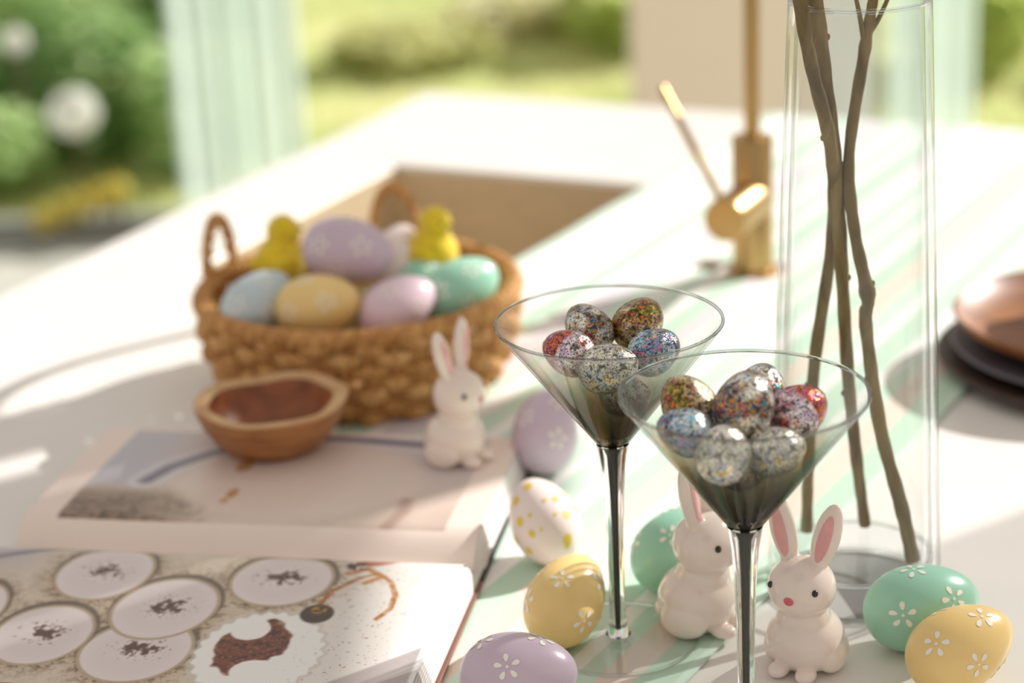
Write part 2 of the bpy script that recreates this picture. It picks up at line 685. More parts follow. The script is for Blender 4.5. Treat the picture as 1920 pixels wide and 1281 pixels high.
lf_dark = leafmat('leaf deep green', (118, 160, 92), (196, 220, 156), .6)
lf_mid = leafmat('leaf fresh green', (164, 198, 120), (222, 236, 186), .6)
lf_olive = leafmat('leaf olive', (196, 196, 124), (232, 232, 178), .6)
lf_lime = leafmat('leaf lime', (192, 208, 120), (234, 240, 174), .6)
lf_pale = leafmat('leaf pale', (218, 216, 160), (240, 236, 204), .6)
for i, (nm, lb, x, y, rx, ry, h, mt, n, sz) in enumerate((
        ('laurel_shrub', 'low deep green shrub at the far left edge of the garden', -1.66, 5.75, .34, .30, .46, lf_dark, 1500, .08),
        ('laurel_shrub', 'low deep green shrub behind the white flower head', -1.12, 5.75, .24, .26, .40, lf_dark, 1000, .08),
        ('privet_shrub', 'fresh green shrub right beside the left sheer curtain', -.80, 5.55, .18, .26, .34, lf_mid, 900, .075),
        ('privet_shrub', 'low fresh green shrub in front at the far left', -1.36, 5.35, .20, .18, .26, lf_mid, 800, .07),
        ('privet_shrub', 'fresh green shrub in the second row at the left', -1.42, 6.5, .30, .28, .42, lf_mid, 1200, .08),
        ('laurel_shrub', 'deep green shrub in the second row left of the curtain', -.92, 6.45, .26, .28, .40, lf_dark, 1200, .08),
        ('laurel_shrub', 'deep green shrub at the top left of the garden', -1.75, 7.3, .36, .32, .45, lf_dark, 1300, .08),
        ('privet_shrub', 'fresh green shrub at the top, left of the curtain', -1.12, 7.35, .34, .3, .42, lf_mid, 1300, .08),
        ('dry_olive_shrub', 'pale olive tussock just right of the left sheer curtain', -.28, 6.7, .26, .24, .12, lf_olive, 700, .09),
        ('dry_olive_shrub', 'pale olive tussock above the far corner of the counter', .06, 7.2, .22, .24, .12, lf_pale, 600, .09),
        ('spirea_shrub', 'lime green shrub left of the beige wall pier', .42, 6.9, .20, .36, .26, lf_lime, 1100, .085),
        ('spirea_shrub', 'lime green shrub right of the tall vase', 1.42, 6.3, .24, .30, .36, lf_lime, 1000, .085),
        ('dry_olive_shrub', 'olive yellow tussock beyond the right picture edge', 1.9, 6.1, .2, .2, .26, lf_olive, 600, .09),
        ('laurel_shrub', 'deep green shrub beyond the left picture edge', -2.35, 6.1, .3, .3, .45, lf_dark, 1000, .08))):
    bush(nm, lb, (x, y, FZ), rx, ry, h, mt, n, sz, seed=i + 3)
# short grass between the shrubs
V, F = [], []
gr_ = np.random.default_rng(11)
for _ in range(9000):
    x, y = gr_.uniform(-3, 3), 5.06 + 4.5 * gr_.uniform()
    a, h = gr_.uniform(0, 6.28), gr_.uniform(.03, .07)
    o = len(V)
    dx, dy = math.cos(a), math.sin(a)
    V += [(x - dy * .006, y + dx * .006, FZ), (x + dy * .006, y - dx * .006, FZ), (x + dx * .03, y + dy * .03, FZ + h)]
    F.append((o, o + 1, o + 2))
tag(mk('lawn_grass', V, F, lf_olive, None, smooth=False), 'short sunlit grass growing between the garden shrubs', 'grass', kind='stuff')


def flowerhead(label, loc, r, mat, seed, n=220, stem=True):
    root = thing('hydrangea_flower', label, 'flower', (loc[0], loc[1], FZ), group='flower heads in the border')
    V, F = [], []
    rr = np.random.default_rng(seed)
    for _ in range(n):
        d = Vector(rr.normal(size=3)).normalized()
        q = d.to_track_quat('Z', 'Y').to_matrix()
        s = r * .3
        o = len(V)
        for a in range(4):
            V.append(d * r + q @ Vector((s * math.cos(a * PI / 2 + 1), s * math.sin(a * PI / 2 + 1), s * .2)))
        F.append((o, o + 1, o + 2, o + 3))
    mk('petals', V, F, mat, root, smooth=False, loc=(0, 0, loc[2] - FZ))['kind'] = 'stuff'
    tube('stem', [(0, .02, 0), (0, .01, (loc[2] - FZ) * .5), (0, 0, loc[2] - FZ)], .006, m_stem, root, seg=6)
    return root


m_petal = leafmat('white petals', (246, 246, 240), (255, 255, 252), .6)
m_petaly = leafmat('yellow petals', (222, 206, 84), (240, 228, 130), .5)
flowerhead('round white flower head glowing in front of the dark green shrub', (-1.06, 5.2, -.655), .055, m_petal, 1, n=110)
flowerhead('small pale flower head near the top left corner', (-1.22, 5.35, -.50), .03, m_petal, 2)
flowerhead('small pale flower head between the white flower and the curtain', (-.86, 5.5, -.74), .03, m_petal, 3)
for i in range(5):
    flowerhead(['yellow flower on the paving edge at far left', 'yellow flower on the paving edge, second from left', 'yellow flower on the paving edge, middle of the clump',
                'yellow flower on the paving edge, fourth from left', 'yellow flower on the paving edge nearest the counter'][i],
               (-1.10 + .045 * i, 4.9 + .02 * (i % 2), FZ + .06 + .015 * i), .03, m_petaly, 10 + i, n=120)

# ------------------------------------------------------------------ kitchen island
ISL = math.radians(26.5)
m_quartz = pbr('white quartz', (238, 234, 227), .33, var=.02, scale=14)
m_sink = pbr('beige composite', (214, 194, 160), .45, var=.03, scale=60)
m_cab = pbr('white lacquer', (235, 232, 225), .4, var=.01)
# local frame: origin at the far left corner, +x along the far edge, -y towards the camera
isl = thing('kitchen_island', 'white kitchen island counter with an inset beige sink', 'counter', (-.0835, 2.3726, 0), -ISL)


def to_isl(X, Y):
    c, s = math.cos(-ISL), math.sin(-ISL)
    x, y = X + .0835, Y - 2.3726
    return (x * c + y * s, -x * s + y * c)


W_, L_ = 1.32, 1.78
sx0, sy1 = to_isl(-.1083, 2.0571)
sx1, sy0 = sx0 + .42, sy1 - .36
outer = [(0, -L_), (W_, -L_), (W_, 0), (0, 0)]
inner = [(sx0, sy0), (sx1, sy0), (sx1, sy1), (sx0, sy1)]
V = [(*p, z) for z in (0, -.04) for p in outer + inner]
F = []
for i in range(4):
    j = (i + 1) % 4
    F += [(i, j, 4 + j, 4 + i), (8 + i, 12 + i, 12 + j, 8 + j), (i, 8 + i, 8 + j, j), (4 + i, 4 + j, 12 + j, 12 + i)]
ct = mk('worktop', V, F, m_quartz, isl, smooth=False)
bm = bmesh.new()
bm.from_mesh(ct.data)
bmesh.ops.bevel(bm, geom=[e for e in bm.edges if all(v.co.z > -.01 for v in e.verts) and len([q for q in e.link_faces if abs(q.normal.z) < .5]) == 1], offset=.003, segments=3, affect='EDGES')
bm.to_mesh(ct.data)
bm.free()
# basin: five inner faces with thickness
g = -.0006
V = [(sx0 - g, sy0 - g, -.004), (sx1 + g, sy0 - g, -.004), (sx1 + g, sy1 + g, -.004), (sx0 - g, sy1 + g, -.004)]
V += [(sx0 - g, sy0 - g, -.2), (sx1 + g, sy0 - g, -.2), (sx1 + g, sy1 + g, -.2), (sx0 - g, sy1 + g, -.2)]
V += [(sx0 - .0002, sy0 - .0002, -.0045), (sx1 + .0002, sy0 - .0002, -.0045), (sx1 + .0002, sy1 + .0002, -.0045), (sx0 - .0002, sy1 + .0002, -.0045)]
V += [(sx0 - .02, sy0 - .02, -.22), (sx1 + .02, sy0 - .02, -.22), (sx1 + .02, sy1 + .02, -.22), (sx0 - .02, sy1 + .02, -.22)]
F = [(4, 5, 6, 7), (12, 15, 14, 13)]
for i in range(4):
    j = (i + 1) % 4
    F += [(i, 4 + i, 4 + j, j), (8 + i, 8 + j, 12 + j, 12 + i), (i, j, 8 + j, 8 + i)]
sk = mk('sink_basin', V, F, m_sink, isl, smooth=False)
lathe('drain', [(0, .002), (.03, .002), (.04, .004), (.044, 0)], pbr('steel', (190, 190, 190), .25, 1), sk, seg=32, loc=((sx0 + sx1) / 2, (sy0 + sy1) / 2, -.2))
box('cabinet_body', .04, W_ - .04, -L_ + .2, -.04, FZ + .1, -.235, m_cab, isl)
box('plinth', .09, W_ - .09, -L_ + .25, -.09, FZ, FZ + .1, pbr('dark plinth', (70, 68, 66), .6), isl)
for k in range(3):
    d = box('door', .08 + k * .4, .46 + k * .4, -.04, -.02, FZ + .12, -.25, m_cab, isl, bevel=.002)
    tube('handle', [(.12 + k * .4, -.005, -.32), (.42 + k * .4, -.005, -.32)], .005, m_cab, d, seg=8)

# ------------------------------------------------------------------ striped runner
RUN = math.radians(30.4)
m_run, nt, b = newmat('striped linen')
tc = N(nt, 'ShaderNodeTexCoord')
sp = N(nt, 'ShaderNodeSeparateXYZ')
nt.links.new(tc.outputs['Object'], sp.inputs[0])
mr = N(nt, 'ShaderNodeMapRange')
mr.inputs['From Min'].default_value = 0
mr.inputs['From Max'].default_value = .437
nt.links.new(sp.outputs['X'], mr.inputs['Value'])
rp = N(nt, 'ShaderNodeValToRGB')
MINT, WHT, LIL, TAN, MINT2 = (194, 222, 199), (246, 245, 240), (224, 217, 222), (232, 216, 200), (208, 231, 213)
stripes = [(0, MINT2), (.03, WHT), (.10, MINT2), (.125, WHT), (.17, MINT), (.215, WHT), (.235, LIL), (.29, MINT2), (.32, WHT), (.35, MINT2), (.39, WHT), (.415, MINT),
           (.46, LIL), (.49, WHT), (.52, MINT2), (.57, WHT), (.585, MINT2), (.63, WHT), (.66, MINT), (.70, TAN), (.74, MINT2), (.78, WHT), (.80, MINT), (.85, WHT), (.875, MINT2), (.90, TAN), (.945, MINT), (.985, MINT2)]
rp.color_ramp.interpolation = 'CONSTANT'
e = rp.color_ramp.elements
while len(e) < len(stripes):
    e.new(.99)
for el, (p, c) in zip(e, stripes):
    el.position = p
    el.color = (*lin(c), 1)
nt.links.new(mr.outputs[0], rp.inputs[0])
nt.links.new(rp.outputs[0], b.inputs['Base Color'])
b.inputs['Roughness'].default_value = .85
b.inputs['Sheen Weight'].default_value = .2
wv = N(nt, 'ShaderNodeTexNoise')
wv.inputs['Scale'].default_value = 900
nt.links.new(tc.outputs['Object'], wv.inputs['Vector'])
bp = N(nt, 'ShaderNodeBump')
bp.inputs['Strength'].default_value = .25
bp.inputs['Distance'].default_value = .0008
nt.links.new(wv.outputs['Fac'], bp.inputs['Height'])
nt.links.new(bp.outputs[0], b.inputs['Normal'])


def runner_mesh():
    """local x across (0 = left hem), y along; drapes over the far edge; slit around the tap"""
    nu, nv = 88, 230
    y0, y1 = -.35, 1.62
    th = .0014
    fx, fy = FAU
    V, F = [], []
    a0 = Vector((math.cos(-RUN), math.sin(-RUN)))
    a1 = Vector((-math.sin(-RUN), math.cos(-RUN)))
    idx = {}
    for k in range(nv + 1):
        for i in range(nu + 1):
            x = .437 * i / nu
            y = y0 + (y1 - y0) * k / nv
            w = Vector(RUN_O) + a0 * x + a1 * y
            ix, iy = to_isl(w.x, w.y)
            z = .0016 + .0007 * (math.sin(y * 23 + x * 9) * math.sin(x * 31 + 1.3) + 1) * .5
            e_ = min(x, .437 - x)
            z += .0012 * math.exp(-e_ / .01) * (.5 + .5 * math.sin(y * 37))
            # drape past the far edge: what lies beyond the edge hangs down
            if iy > 0:
                d = iy
                z -= d * 1.0
                w = w - Vector((math.sin(ISL), math.cos(ISL))) * max(0, d - .006)
                rel = w - Vector(RUN_O)
                x2, y2 = rel.dot(a0), rel.dot(a1)
            else:
                x2, y2 = x, y
            idx[(i, k)] = len(V)
            V.append((x2, y2, z))
    def hole(i, k):
        x = .437 * (i + .5) / nu
        y = y0 + (y1 - y0) * (k + .5) / nv
        dx, dy = x - fx, y - fy
        return (abs(dy) < .022 and -.024 < dx < .024) or (abs(dy + .006) < .014 and -.05 < dx <= -.024)
    for k in range(nv):
        for i in range(nu):
            if not hole(i, k):
                F.append((idx[i, k], idx[i + 1, k], idx[i + 1, k + 1], idx[i, k + 1]))
    return V, F


RUN_O = (-.2755, 1.2318)     # point on the left hem
a0 = Vector((math.cos(-RUN), math.sin(-RUN)))
a1 = Vector((-math.sin(-RUN), math.cos(-RUN)))
_r = Vector((.1995, 1.6588)) - Vector(RUN_O)
FAU = (_r.dot(a0), _r.dot(a1))
V, F = runner_mesh()
run = mk('table_runner', V, F, m_run)
run.location = (RUN_O[0], RUN_O[1], 0)
run.rotation_euler = (0, 0, -RUN)
sm = run.modifiers.new('thickness', 'SOLIDIFY')
sm.thickness = .0012
sm.offset = -1
tag(run, 'long mint, white and lilac striped linen runner laid across the counter', 'table runner')
RT = .0022   # top of the cloth


def on_cloth(x, y):
    r = Vector((x, y)) - Vector(RUN_O)
    return RT if 0 <= r.dot(a0) <= .437 else 0


# ------------------------------------------------------------------ brass tap
m_brass = pbr('brushed brass', (190, 158, 106), .33, 1, var=.05, scale=80, stretch=(1, 1, 8))
tap = thing('mixer_tap', 'brushed brass mixer tap with a thin side lever beside the sink', 'tap', (.1995, 1.6588, 0))
lathe('flange', [(0, 0), (.0215, 0), (.0215, .003), (.0175, .0045), (0, .0045)], m_brass, tap, seg=48)
lathe('body', [(0, .004), (.0168, .004), (.0168, .1125), (.0160, .114), (0, .114)], m_brass, tap, seg=48)
sp_pts = [(0, 0, .113), (0, 0, .2), (0, 0, .29)]
for k in range(1, 13):
    an = PI * k / 12
    q = .085 * (1 - math.cos(an))
    sp_pts.append((-.446 * 0 - q * .55, q * .83, .29 + .085 * math.sin(an)))
sp_pts.append((sp_pts[-1][0], sp_pts[-1][1], .24))
tube('spout', sp_pts, .0064, m_brass, tap, seg=20)
ax = Vector((-math.sin(ISL), -math.cos(ISL), 0))
c0 = Vector((0, 0, .062))
tube('lever_barrel', [c0 + ax * .004, c0 + ax * .064, c0 + ax * .066], [.0176, .0176, .0168], m_brass, tap, seg=48)
side = Vector((-math.cos(ISL), math.sin(ISL), 0))
l0 = c0 + ax * .054
ld = side * .48 + Vector((0, 0, .88))
ld.normalize()
tube('lever', [l0 + ld * .012, l0 + ld * .114, l0 + ld * .1155], [.0034, .0032, .0024], m_brass, tap, seg=12)

# ------------------------------------------------------------------ open book
BA = math.radians(11)
m_paper = pbr('page edges', (238, 232, 228), .7, var=.03, scale=40)
nt = m_paper.node_tree
w_ = N(nt, 'ShaderNodeTexWave', bands_direction='Z')
w_.inputs['Scale'].default_value = 160
w_.inputs['Distortion'].default_value = 1.5
tcx = N(nt, 'ShaderNodeTexCoord')
nt.links.new(tcx.outputs['Object'], w_.inputs['Vector'])
bpx = N(nt, 'ShaderNodeBump')
bpx.inputs['Strength'].default_value = .5
bpx.inputs['Distance'].default_value = .001
nt.links.new(w_.outputs['Fac'], bpx.inputs['Height'])
nt.links.new(bpx.outputs[0], nt.nodes['Principled BSDF'].inputs['Normal'])
m_ink = attr_mat('printed page', .32)
BZ = RT
book = thing('open_book', 'thick open cookbook with photographs of frothy cups lying on the runner', 'book', (-.0284, 1.1023, BZ), -BA)
BW, BD = .278, .172


def zprof(v):
    a = abs(v)
    if a < .03:
        t = a / .03
        return .005 + .0175 * math.sin(t * PI / 2) ** .8
    return .0225 - .004 * ((a - .03) / .142) ** 1.5


def vnoise(u, v, s, seed):
    r = np.random.default_rng(seed)
    G = r.random((64, 64))
    x, y = u * s, v * s
    xi, yi = np.floor(x).astype(int), np.floor(y).astype(int)
    fx, fy = x - xi, y - yi
    fx, fy = fx * fx * (3 - 2 * fx), fy * fy * (3 - 2 * fy)
    g_ = lambda a, b: G[a % 64, b % 64]
    return (g_(xi, yi) * (1 - fx) + g_(xi + 1, yi) * fx) * (1 - fy) + (g_(xi, yi + 1) * (1 - fx) + g_(xi + 1, yi + 1) * fx) * fy


def fbm(u, v, s, seed):
    return (vnoise(u, v, s, seed) * .5 + vnoise(u, v, s * 2.1, seed + 1) * .28 + vnoise(u, v, s * 4.3, seed + 2) * .22)


def sstep(a, b, x):
    t = np.clip((x - a) / (b - a), 0, 1)
    return t * t * (3 - 2 * t)


def blend(C, c, m):
    return C * (1 - m[..., None]) + np.array(c, float) * m[..., None]


def seg_d(u, v, pts):
    d = np.full(u.shape, 9.)
    for (a, b), (c, e) in zip(pts, pts[1:]):
        L2 = (c - a) ** 2 + (e - b) ** 2
        t = np.clip(((u - a) * (c - a) + (v - b) * (e - b)) / L2, 0, 1)
        d = np.minimum(d, np.hypot(u - a - t * (c - a), v - b - t * (e - b)))
    return d


def paint_near(u, v):
    C = np.ones(u.shape + (3,)) * np.array((244, 240, 238.))
    n1 = fbm(u + 1, v + 1, 60, 1)
    n2 = fbm(u + 1, v + 1, 320, 5)
    n3 = vnoise(u + 1, v + 1, 700, 9)
    # the photograph fills the page up to a white margin on the right
    tray = sstep(-.012, -.030, u) * sstep(-.008, -.012, v)
    C = blend(C, (222, 208, 190), tray * (1 - .5 * sstep(-.10, -.04, u)))
    C = blend(C, (236, 230, 224), tray * sstep(-.11, -.05, u) * .8)
    # blue grey rim of the tray, running round the upper left
    rim = seg_d(u, v, [(-.30, -.075), (-.27, -.036), (-.235, -.018), (-.19, -.0125), (-.10, -.0115), (-.05, -.0165)])
    C = blend(C, (96, 92, 108), sstep(.0042, .0022, rim) * .95)
    out = sstep(-.225, -.265, u) * sstep(-.075, -.03, v)
    C = blend(C, (178, 172, 180), out * .6)
    # powder spilled between the cups
    cups = [(-.2006, -.0502, .0265, .031), (-.1522, -.0887, .028, .033), (-.0969, -.0512, .0275, .030), (-.2094, -.122, .026, .031), (-.1526, -.1347, .029, .031), (-.262, -.10, .02, .03)]
    near = np.zeros(u.shape)
    for cu, cv, ru, rv in cups:
        q = np.hypot((u - cu) / ru, (v - cv) / rv)
        near = np.maximum(near, np.exp(-np.maximum(q - 1, 0) * 4.5))
    C = blend(C, (168, 142, 108), near * .75 * tray)
    C = blend(C, (92, 66, 46), near * sstep(.5, .62, n2) * .8 * tray)
    C = blend(C, (70, 44, 34), sstep(.7, .8, n3) * near * tray * .8)
    for k, (cu, cv, ru, rv) in enumerate(cups[::-1]):
        q = np.hypot((u - cu) / ru, (v - cv) / rv)
        C = blend(C, (104, 92, 84), sstep(1.15, 1.08, np.hypot((u - cu) / ru, (v - cv - .003) / rv)) * .85)
        C = blend(C, (188, 166, 138), sstep(1.09, 1.05, q))
        C = blend(C, (232, 221, 219), sstep(1.02, .97, q))
        C = blend(C, (214, 200, 200), sstep(1.0, .6, q) * .25 * (1 - sstep(.5, .2, q)))
        dd = np.hypot((u - cu - .001) / (ru * .62), (v - cv - .002) / (rv * .42))
        pw = np.exp(-dd ** 2 * 1.4)
        C = blend(C, (84, 52, 48), sstep(.60, .52, 1 - pw * (.45 + .8 * n2)) * .0 + sstep(.36, .50, pw * (n2 + .1)) * .92)
        C = blend(C, (110, 76, 66), sstep(.80, .88, n3) * sstep(.12, .3, pw) * .8)
    # scalloped cake with cocoa
    cu, cv = -.087, -.1314
    an = np.arctan2((v - cv) / .042, (u - cu) / .033)
    q = np.hypot((u - cu) / .033, (v - cv) / .042)
    ed = 1 + .035 * np.sin(an * 26)
    C = blend(C, (214, 204, 196), sstep(ed + .10, ed + .04, q) * .7)
    C = blend(C, (247, 246, 242), sstep(ed + .02, ed - .02, q))
    coc = (np.hypot((u - cu + .006) / .021, (v - cv - .006) / .029) + .5 * (n1 - .5))
    mask = sstep(.98, .86, coc)
    bite = np.hypot((u + .098) / .011, (v + .108) / .012)
    bite2 = np.hypot((u + .0835) / .014, (v + .150) / .012)
    mask = mask * sstep(.9, 1.05, bite) * sstep(.9, 1.05, bite2)
    C = blend(C, (120, 66, 48), mask)
    C = blend(C, (84, 42, 32), mask * sstep(.45, .6, n2))
    C = blend(C, (168, 108, 82), mask * sstep(.66, .78, n3) * .7)
    # orange twine and leaf
    tw = seg_d(u, v, [(-.069, -.082), (-.066, -.062), (-.055, -.045), (-.045, -.038), (-.036, -.047), (-.030, -.062), (-.029, -.078), (-.034, -.090)])
    C = blend(C, (176, 112, 52), sstep(.0022, .0010, tw) * (.55 + .45 * (n3 > .4)))
    tw2 = seg_d(u, v, [(-.062, -.040), (-.052, -.033), (-.042, -.042), (-.05, -.050)])
    C = blend(C, (196, 134, 76), sstep(.003, .001, tw2) * .9)
    lf = np.hypot(((u + .049) * .9 + (v + .022) * .42) / .013, ((v + .022) * .9 - (u + .049) * .42) / .007)
    C = blend(C, (186, 122, 98), sstep(1.05, .9, lf))
    C = blend(C, (92, 64, 54), sstep(1.0, .8, np.hypot((u + .058) / .008, (v + .030) / .006)) * (n2 > .42))
    bl = np.hypot((u + .0673) / .0095, (v + .0873) / .011)
    C = blend(C, (74, 60, 48), sstep(1.05, .85, bl))
    C = blend(C, (190, 140, 60), sstep(.9, .5, np.hypot((u + .0673) / .006, (v + .083) / .006)) * (n2 > .45))
    sc = tray * sstep(-.09, -.04, u) * sstep(.86, .93, n3)
    C = blend(C, (150, 112, 84), sc * .8)
    # grey photograph at the lower right
    tri = sstep(-.0005, -.004, (v + .1145) - .95 * (u + .0014)) * sstep(-.002, -.004, u) * sstep(-.060, -.055, u)
    C = blend(C, (188, 178, 176), tri * sstep(-.1, -.118, v))
    return C


def paint_far(u, v):
    C = np.ones(u.shape + (3,)) * np.array((244, 226, 214.))
    n1 = fbm(u + 1, v + 1, 45, 21)
    n2 = fbm(u + 1, v + 1, 260, 25)
    n3 = vnoise(u + 1, v + 1, 480, 29)
    pic = sstep(-.2585, -.2570, u) * sstep(-.0195, -.021, u) * sstep(.021, .0225, v) * sstep(.168, .1665, v)
    P = np.ones(u.shape + (3,)) * np.array((226, 206, 190.))
    P = blend(P, (206, 198, 206), sstep(.05, .12, v) * .75)
    P = blend(P, (196, 172, 160), sstep(-.07, -.02, u) * sstep(.08, .03, v) * .7)
    P = blend(P, (206, 190, 176), (n1 - .3) * .6)
    # linen and crumbs at the lower left
    lo = sstep(-.155, -.225, u + .3 * (n1 - .5) * .1) * sstep(.078, .045, v + .02 * (n2 - .5))
    P = blend(P, (140, 116, 96), lo * .9)
    P = blend(P, (96, 76, 62), lo * sstep(.48, .62, n2) * .8)
    P = blend(P, (176, 154, 134), lo * sstep(.62, .75, n3) * .6)
    gr = sstep(-.205, -.24, u) * sstep(.06, .08, v)
    P = blend(P, (188, 186, 196), gr * .8)
    # big pale bowl with blue grey rim
    dk = seg_d(u, v, [(-.222, .080), (-.214, .104), (-.195, .130), (-.165, .152), (-.12, .162), (-.06, .154), (-.04, .142)])
    P = blend(P, (98, 100, 126), sstep(.0065, .002, dk) * .85)
    P = blend(P, (222, 222, 228), sstep(.0035, .001, abs(dk - .0095)) * .7)
    inn = np.hypot((u + .125) / .088, (v + .01 - .10) / .068)
    P = blend(P, (232, 214, 202), sstep(1.0, .8, inn) * .7)
    # golden drops
    for a, b_, r_, s_ in ((-.1669, .109, .006, .012), (-.1611, .064, .004, .009), (-.163, .052, .003, .004)):
        P = blend(P, (186, 138, 88), sstep(1.1, .6, np.hypot((u - a) / r_, (v - b_) / s_)) * .85)
    for a, b_ in ((-.196, .040), (-.186, .034), (-.19, .049), (-.20, .055)):
        P = blend(P, (160, 138, 112), sstep(1.1, .5, np.hypot((u - a) / .004, (v - b_) / .005)) * .7)
    fd = seg_d(u, v, [(-.055, .024), (-.050, .045), (-.052, .062)])
    P = blend(P, (168, 134, 122), sstep(.007, .001, fd) * .6)
    return C * (1 - pic[..., None]) + P * pic[..., None]


def page(name, s, paint, nu, nv):
    us = np.linspace(-BW, 0, nu)
    vs_ = np.linspace(.0005, BD, nv) * s
    U, Vv = np.meshgrid(us, vs_)
    Z = np.vectorize(zprof)(Vv) + .0004 + .0005 * np.sin(U * 40) * np.sin(np.abs(Vv) * 18)
    # outer corners lift a little
    C = paint(U, Vv) / 255
    C = np.where(C <= .04045, C / 12.92, ((C + .055) / 1.055) ** 2.4)
    verts = np.stack([U, Vv, Z], -1).reshape(-1, 3)
    i = np.arange(nu * nv).reshape(nv, nu)
    a, b_, c, d = i[:-1, :-1].ravel(), i[:-1, 1:].ravel(), i[1:, 1:].ravel(), i[1:, :-1].ravel()
    faces = np.stack([a, b_, c, d] if s > 0 else [d, c, b_, a], -1)
    me = bpy.data.meshes.new(name)
    me.vertices.add(len(verts))
    me.vertices.foreach_set('co', verts.ravel())
    me.loops.add(faces.size)
    me.loops.foreach_set('vertex_index', faces.ravel().astype(np.int32))
    me.polygons.add(len(faces))
    me.polygons.foreach_set('loop_start', np.arange(0, faces.size, 4, dtype=np.int32))
    me.polygons.foreach_set('loop_total', np.full(len(faces), 4, dtype=np.int32))
    me.polygons.foreach_set('use_smooth', np.ones(len(faces), bool))
    me.update()
    at = me.color_attributes.new('ink', 'FLOAT_COLOR', 'POINT')
    rgba = np.concatenate([C.reshape(-1, 3), np.ones((nu * nv, 1))], 1)
    at.data.foreach_set('color', rgba.astype(np.float32).ravel())
    return me


def page_block(s):
    n = 40
    V, F = [], []
    # stack of sheets: flared fore edge and slightly bulging head and tail
    for k in range(n + 1):
        v = BD * k / n * s
        zt = zprof(v) - .0012
        for u_, z_ in ((-BW - .001, .0028), (-BW, zt), (0, zt), (.0035, .0028)):
            V.append((u_, v * (1 if z_ > .003 else 1.012), z_))
    for k in range(n):
        for j in range(3):
            a, b_ = k * 4 + j, k * 4 + j + 1
            q = (a, b_, b_ + 4, a + 4)
            F.append(q if s > 0 else q[::-1])
    F.append((n * 4 + 0, n * 4 + 1, n * 4 + 2, n * 4 + 3) if s < 0 else (n * 4 + 3, n * 4 + 2, n * 4 + 1, n * 4))
    return V, F


for s, nm, pf, lb, m_cov in ((1, 'far_page', paint_far, None, pbr('black cover', (34, 34, 40), .5)), (-1, 'near_page', paint_near, None, pbr('brown cover', (122, 74, 58), .5))):
    V, F = page_block(s)
    mk('page_block', V, F, m_paper, book, smooth=True)
    pg = ob(nm, page(nm, s, pf, 420, 300), m_ink, book)
    pg['label'] = 'page printed with frothy cups dusted with cocoa' if s < 0 else 'page printed with a pale bowl on linen'
    y0, y1 = (.001, BD + .008) if s > 0 else (-BD - .008, -.001)
    box('cover_board', -BW - .006, .006, y0, y1, 0, .0026, m_cov, book, bevel=.0006)
# a few loose sheets fanned out at the right side of the far half
for k in range(5):
    V, F = [], []
    for i in range(25):
        v = .012 + (BD - .01) * i / 24
        for j, (u_, dz) in enumerate(((-.03, -.0012 - .0034 * k), (0.0 + .0012 * k, -.0022 - .0036 * k))):
            V.append((u_, v, max(.0035, zprof(v) + dz)))
    for i in range(24):
        F.append((2 * i, 2 * i + 1, 2 * i + 3, 2 * i + 2))
    mk('loose_sheet', V, F, m_paper, book)

U2 = Vector((math.cos(BA), -math.sin(BA), 0))
V2 = Vector((math.sin(BA), math.cos(BA), 0))


def on_book(u, v):
    p = Vector((-.0284, 1.1023, BZ)) + U2 * u + V2 * v
    p.z += zprof(v) + .0004
    return p


# ------------------------------------------------------------------ wooden bowl
m_bowl = wood('olive wood', (196, 138, 82), (136, 82, 42), 22, .42, (1, 1, 5), .3)
m_bowlrim = wood('pale olive wood', (222, 186, 138), (190, 142, 92), 30, .5, (1, 1, 2), .3)
P = on_book(-.1587, .1446)
P.z -= .0008
bw = thing('wooden_bowl', 'small carved brown wooden bowl with a wavy rim resting on the open book', 'bowl', P)


def carved(prof, amp0, seg=96, seed=0):
    v, f = lathe_v(prof, seg)
    out = []
    for x, y, z in v:
        r = math.hypot(x, y)
        if r > 1e-6:
            a = math.atan2(y, x)
            t = min(1, z / .035)
            k = 1 + amp0 * t * (math.sin(3 * a + 1) * .45 + math.sin(5 * a + 2.2) * .16 + math.sin(9 * a) * .10)
            z2 = z + t * t * .0016 * (math.sin(2 * a + .6) + .6 * math.sin(5 * a + 1.7))
            out.append((x * k, y * k, z2))
        else:
            out.append((x, y, z))
    return out, f


HB = .033
outp = [(0, 0), (.024, 0), (.030, .002), (.038, .010), (.0445, .020), (.0485, .029), (.0498, HB)]
v, f = carved(outp + [(.0492, HB + .0008)], .035)
mk('outer_wall', v, f, m_bowl, bw)
v, f = carved([(.0496, HB + .0006), (.0472, HB + .0016), (.0425, HB + .0012), (.0398, HB - .0010)], .035)
mk('rim', v, f, m_bowlrim, bw)
v, f = carved([(.0400, HB - .0008), (.0375, .025), (.033, .014), (.022, .007), (.01, .005), (0, .0048)], .035)
mk('hollow', v, f, wood('hollow wood', (176, 104, 58), (112, 58, 28), 22, .4, (1, 3, 1), .3), bw)

# ------------------------------------------------------------------ ceramic bunnies
m_cer = pbr('glazed ivory ceramic', (246, 230, 218), .16, var=.01, scale=40, coat=.5, sss=.25)
m_pink = pbr('pink glaze', (240, 172, 168), .25, var=.04, scale=120, coat=.4)
m_nose = pbr('rose glaze', (232, 104, 118), .25, var=.03, coat=.4)
m_eye = pbr('black glaze', (28, 20, 20), .12, var=.02, coat=.5)


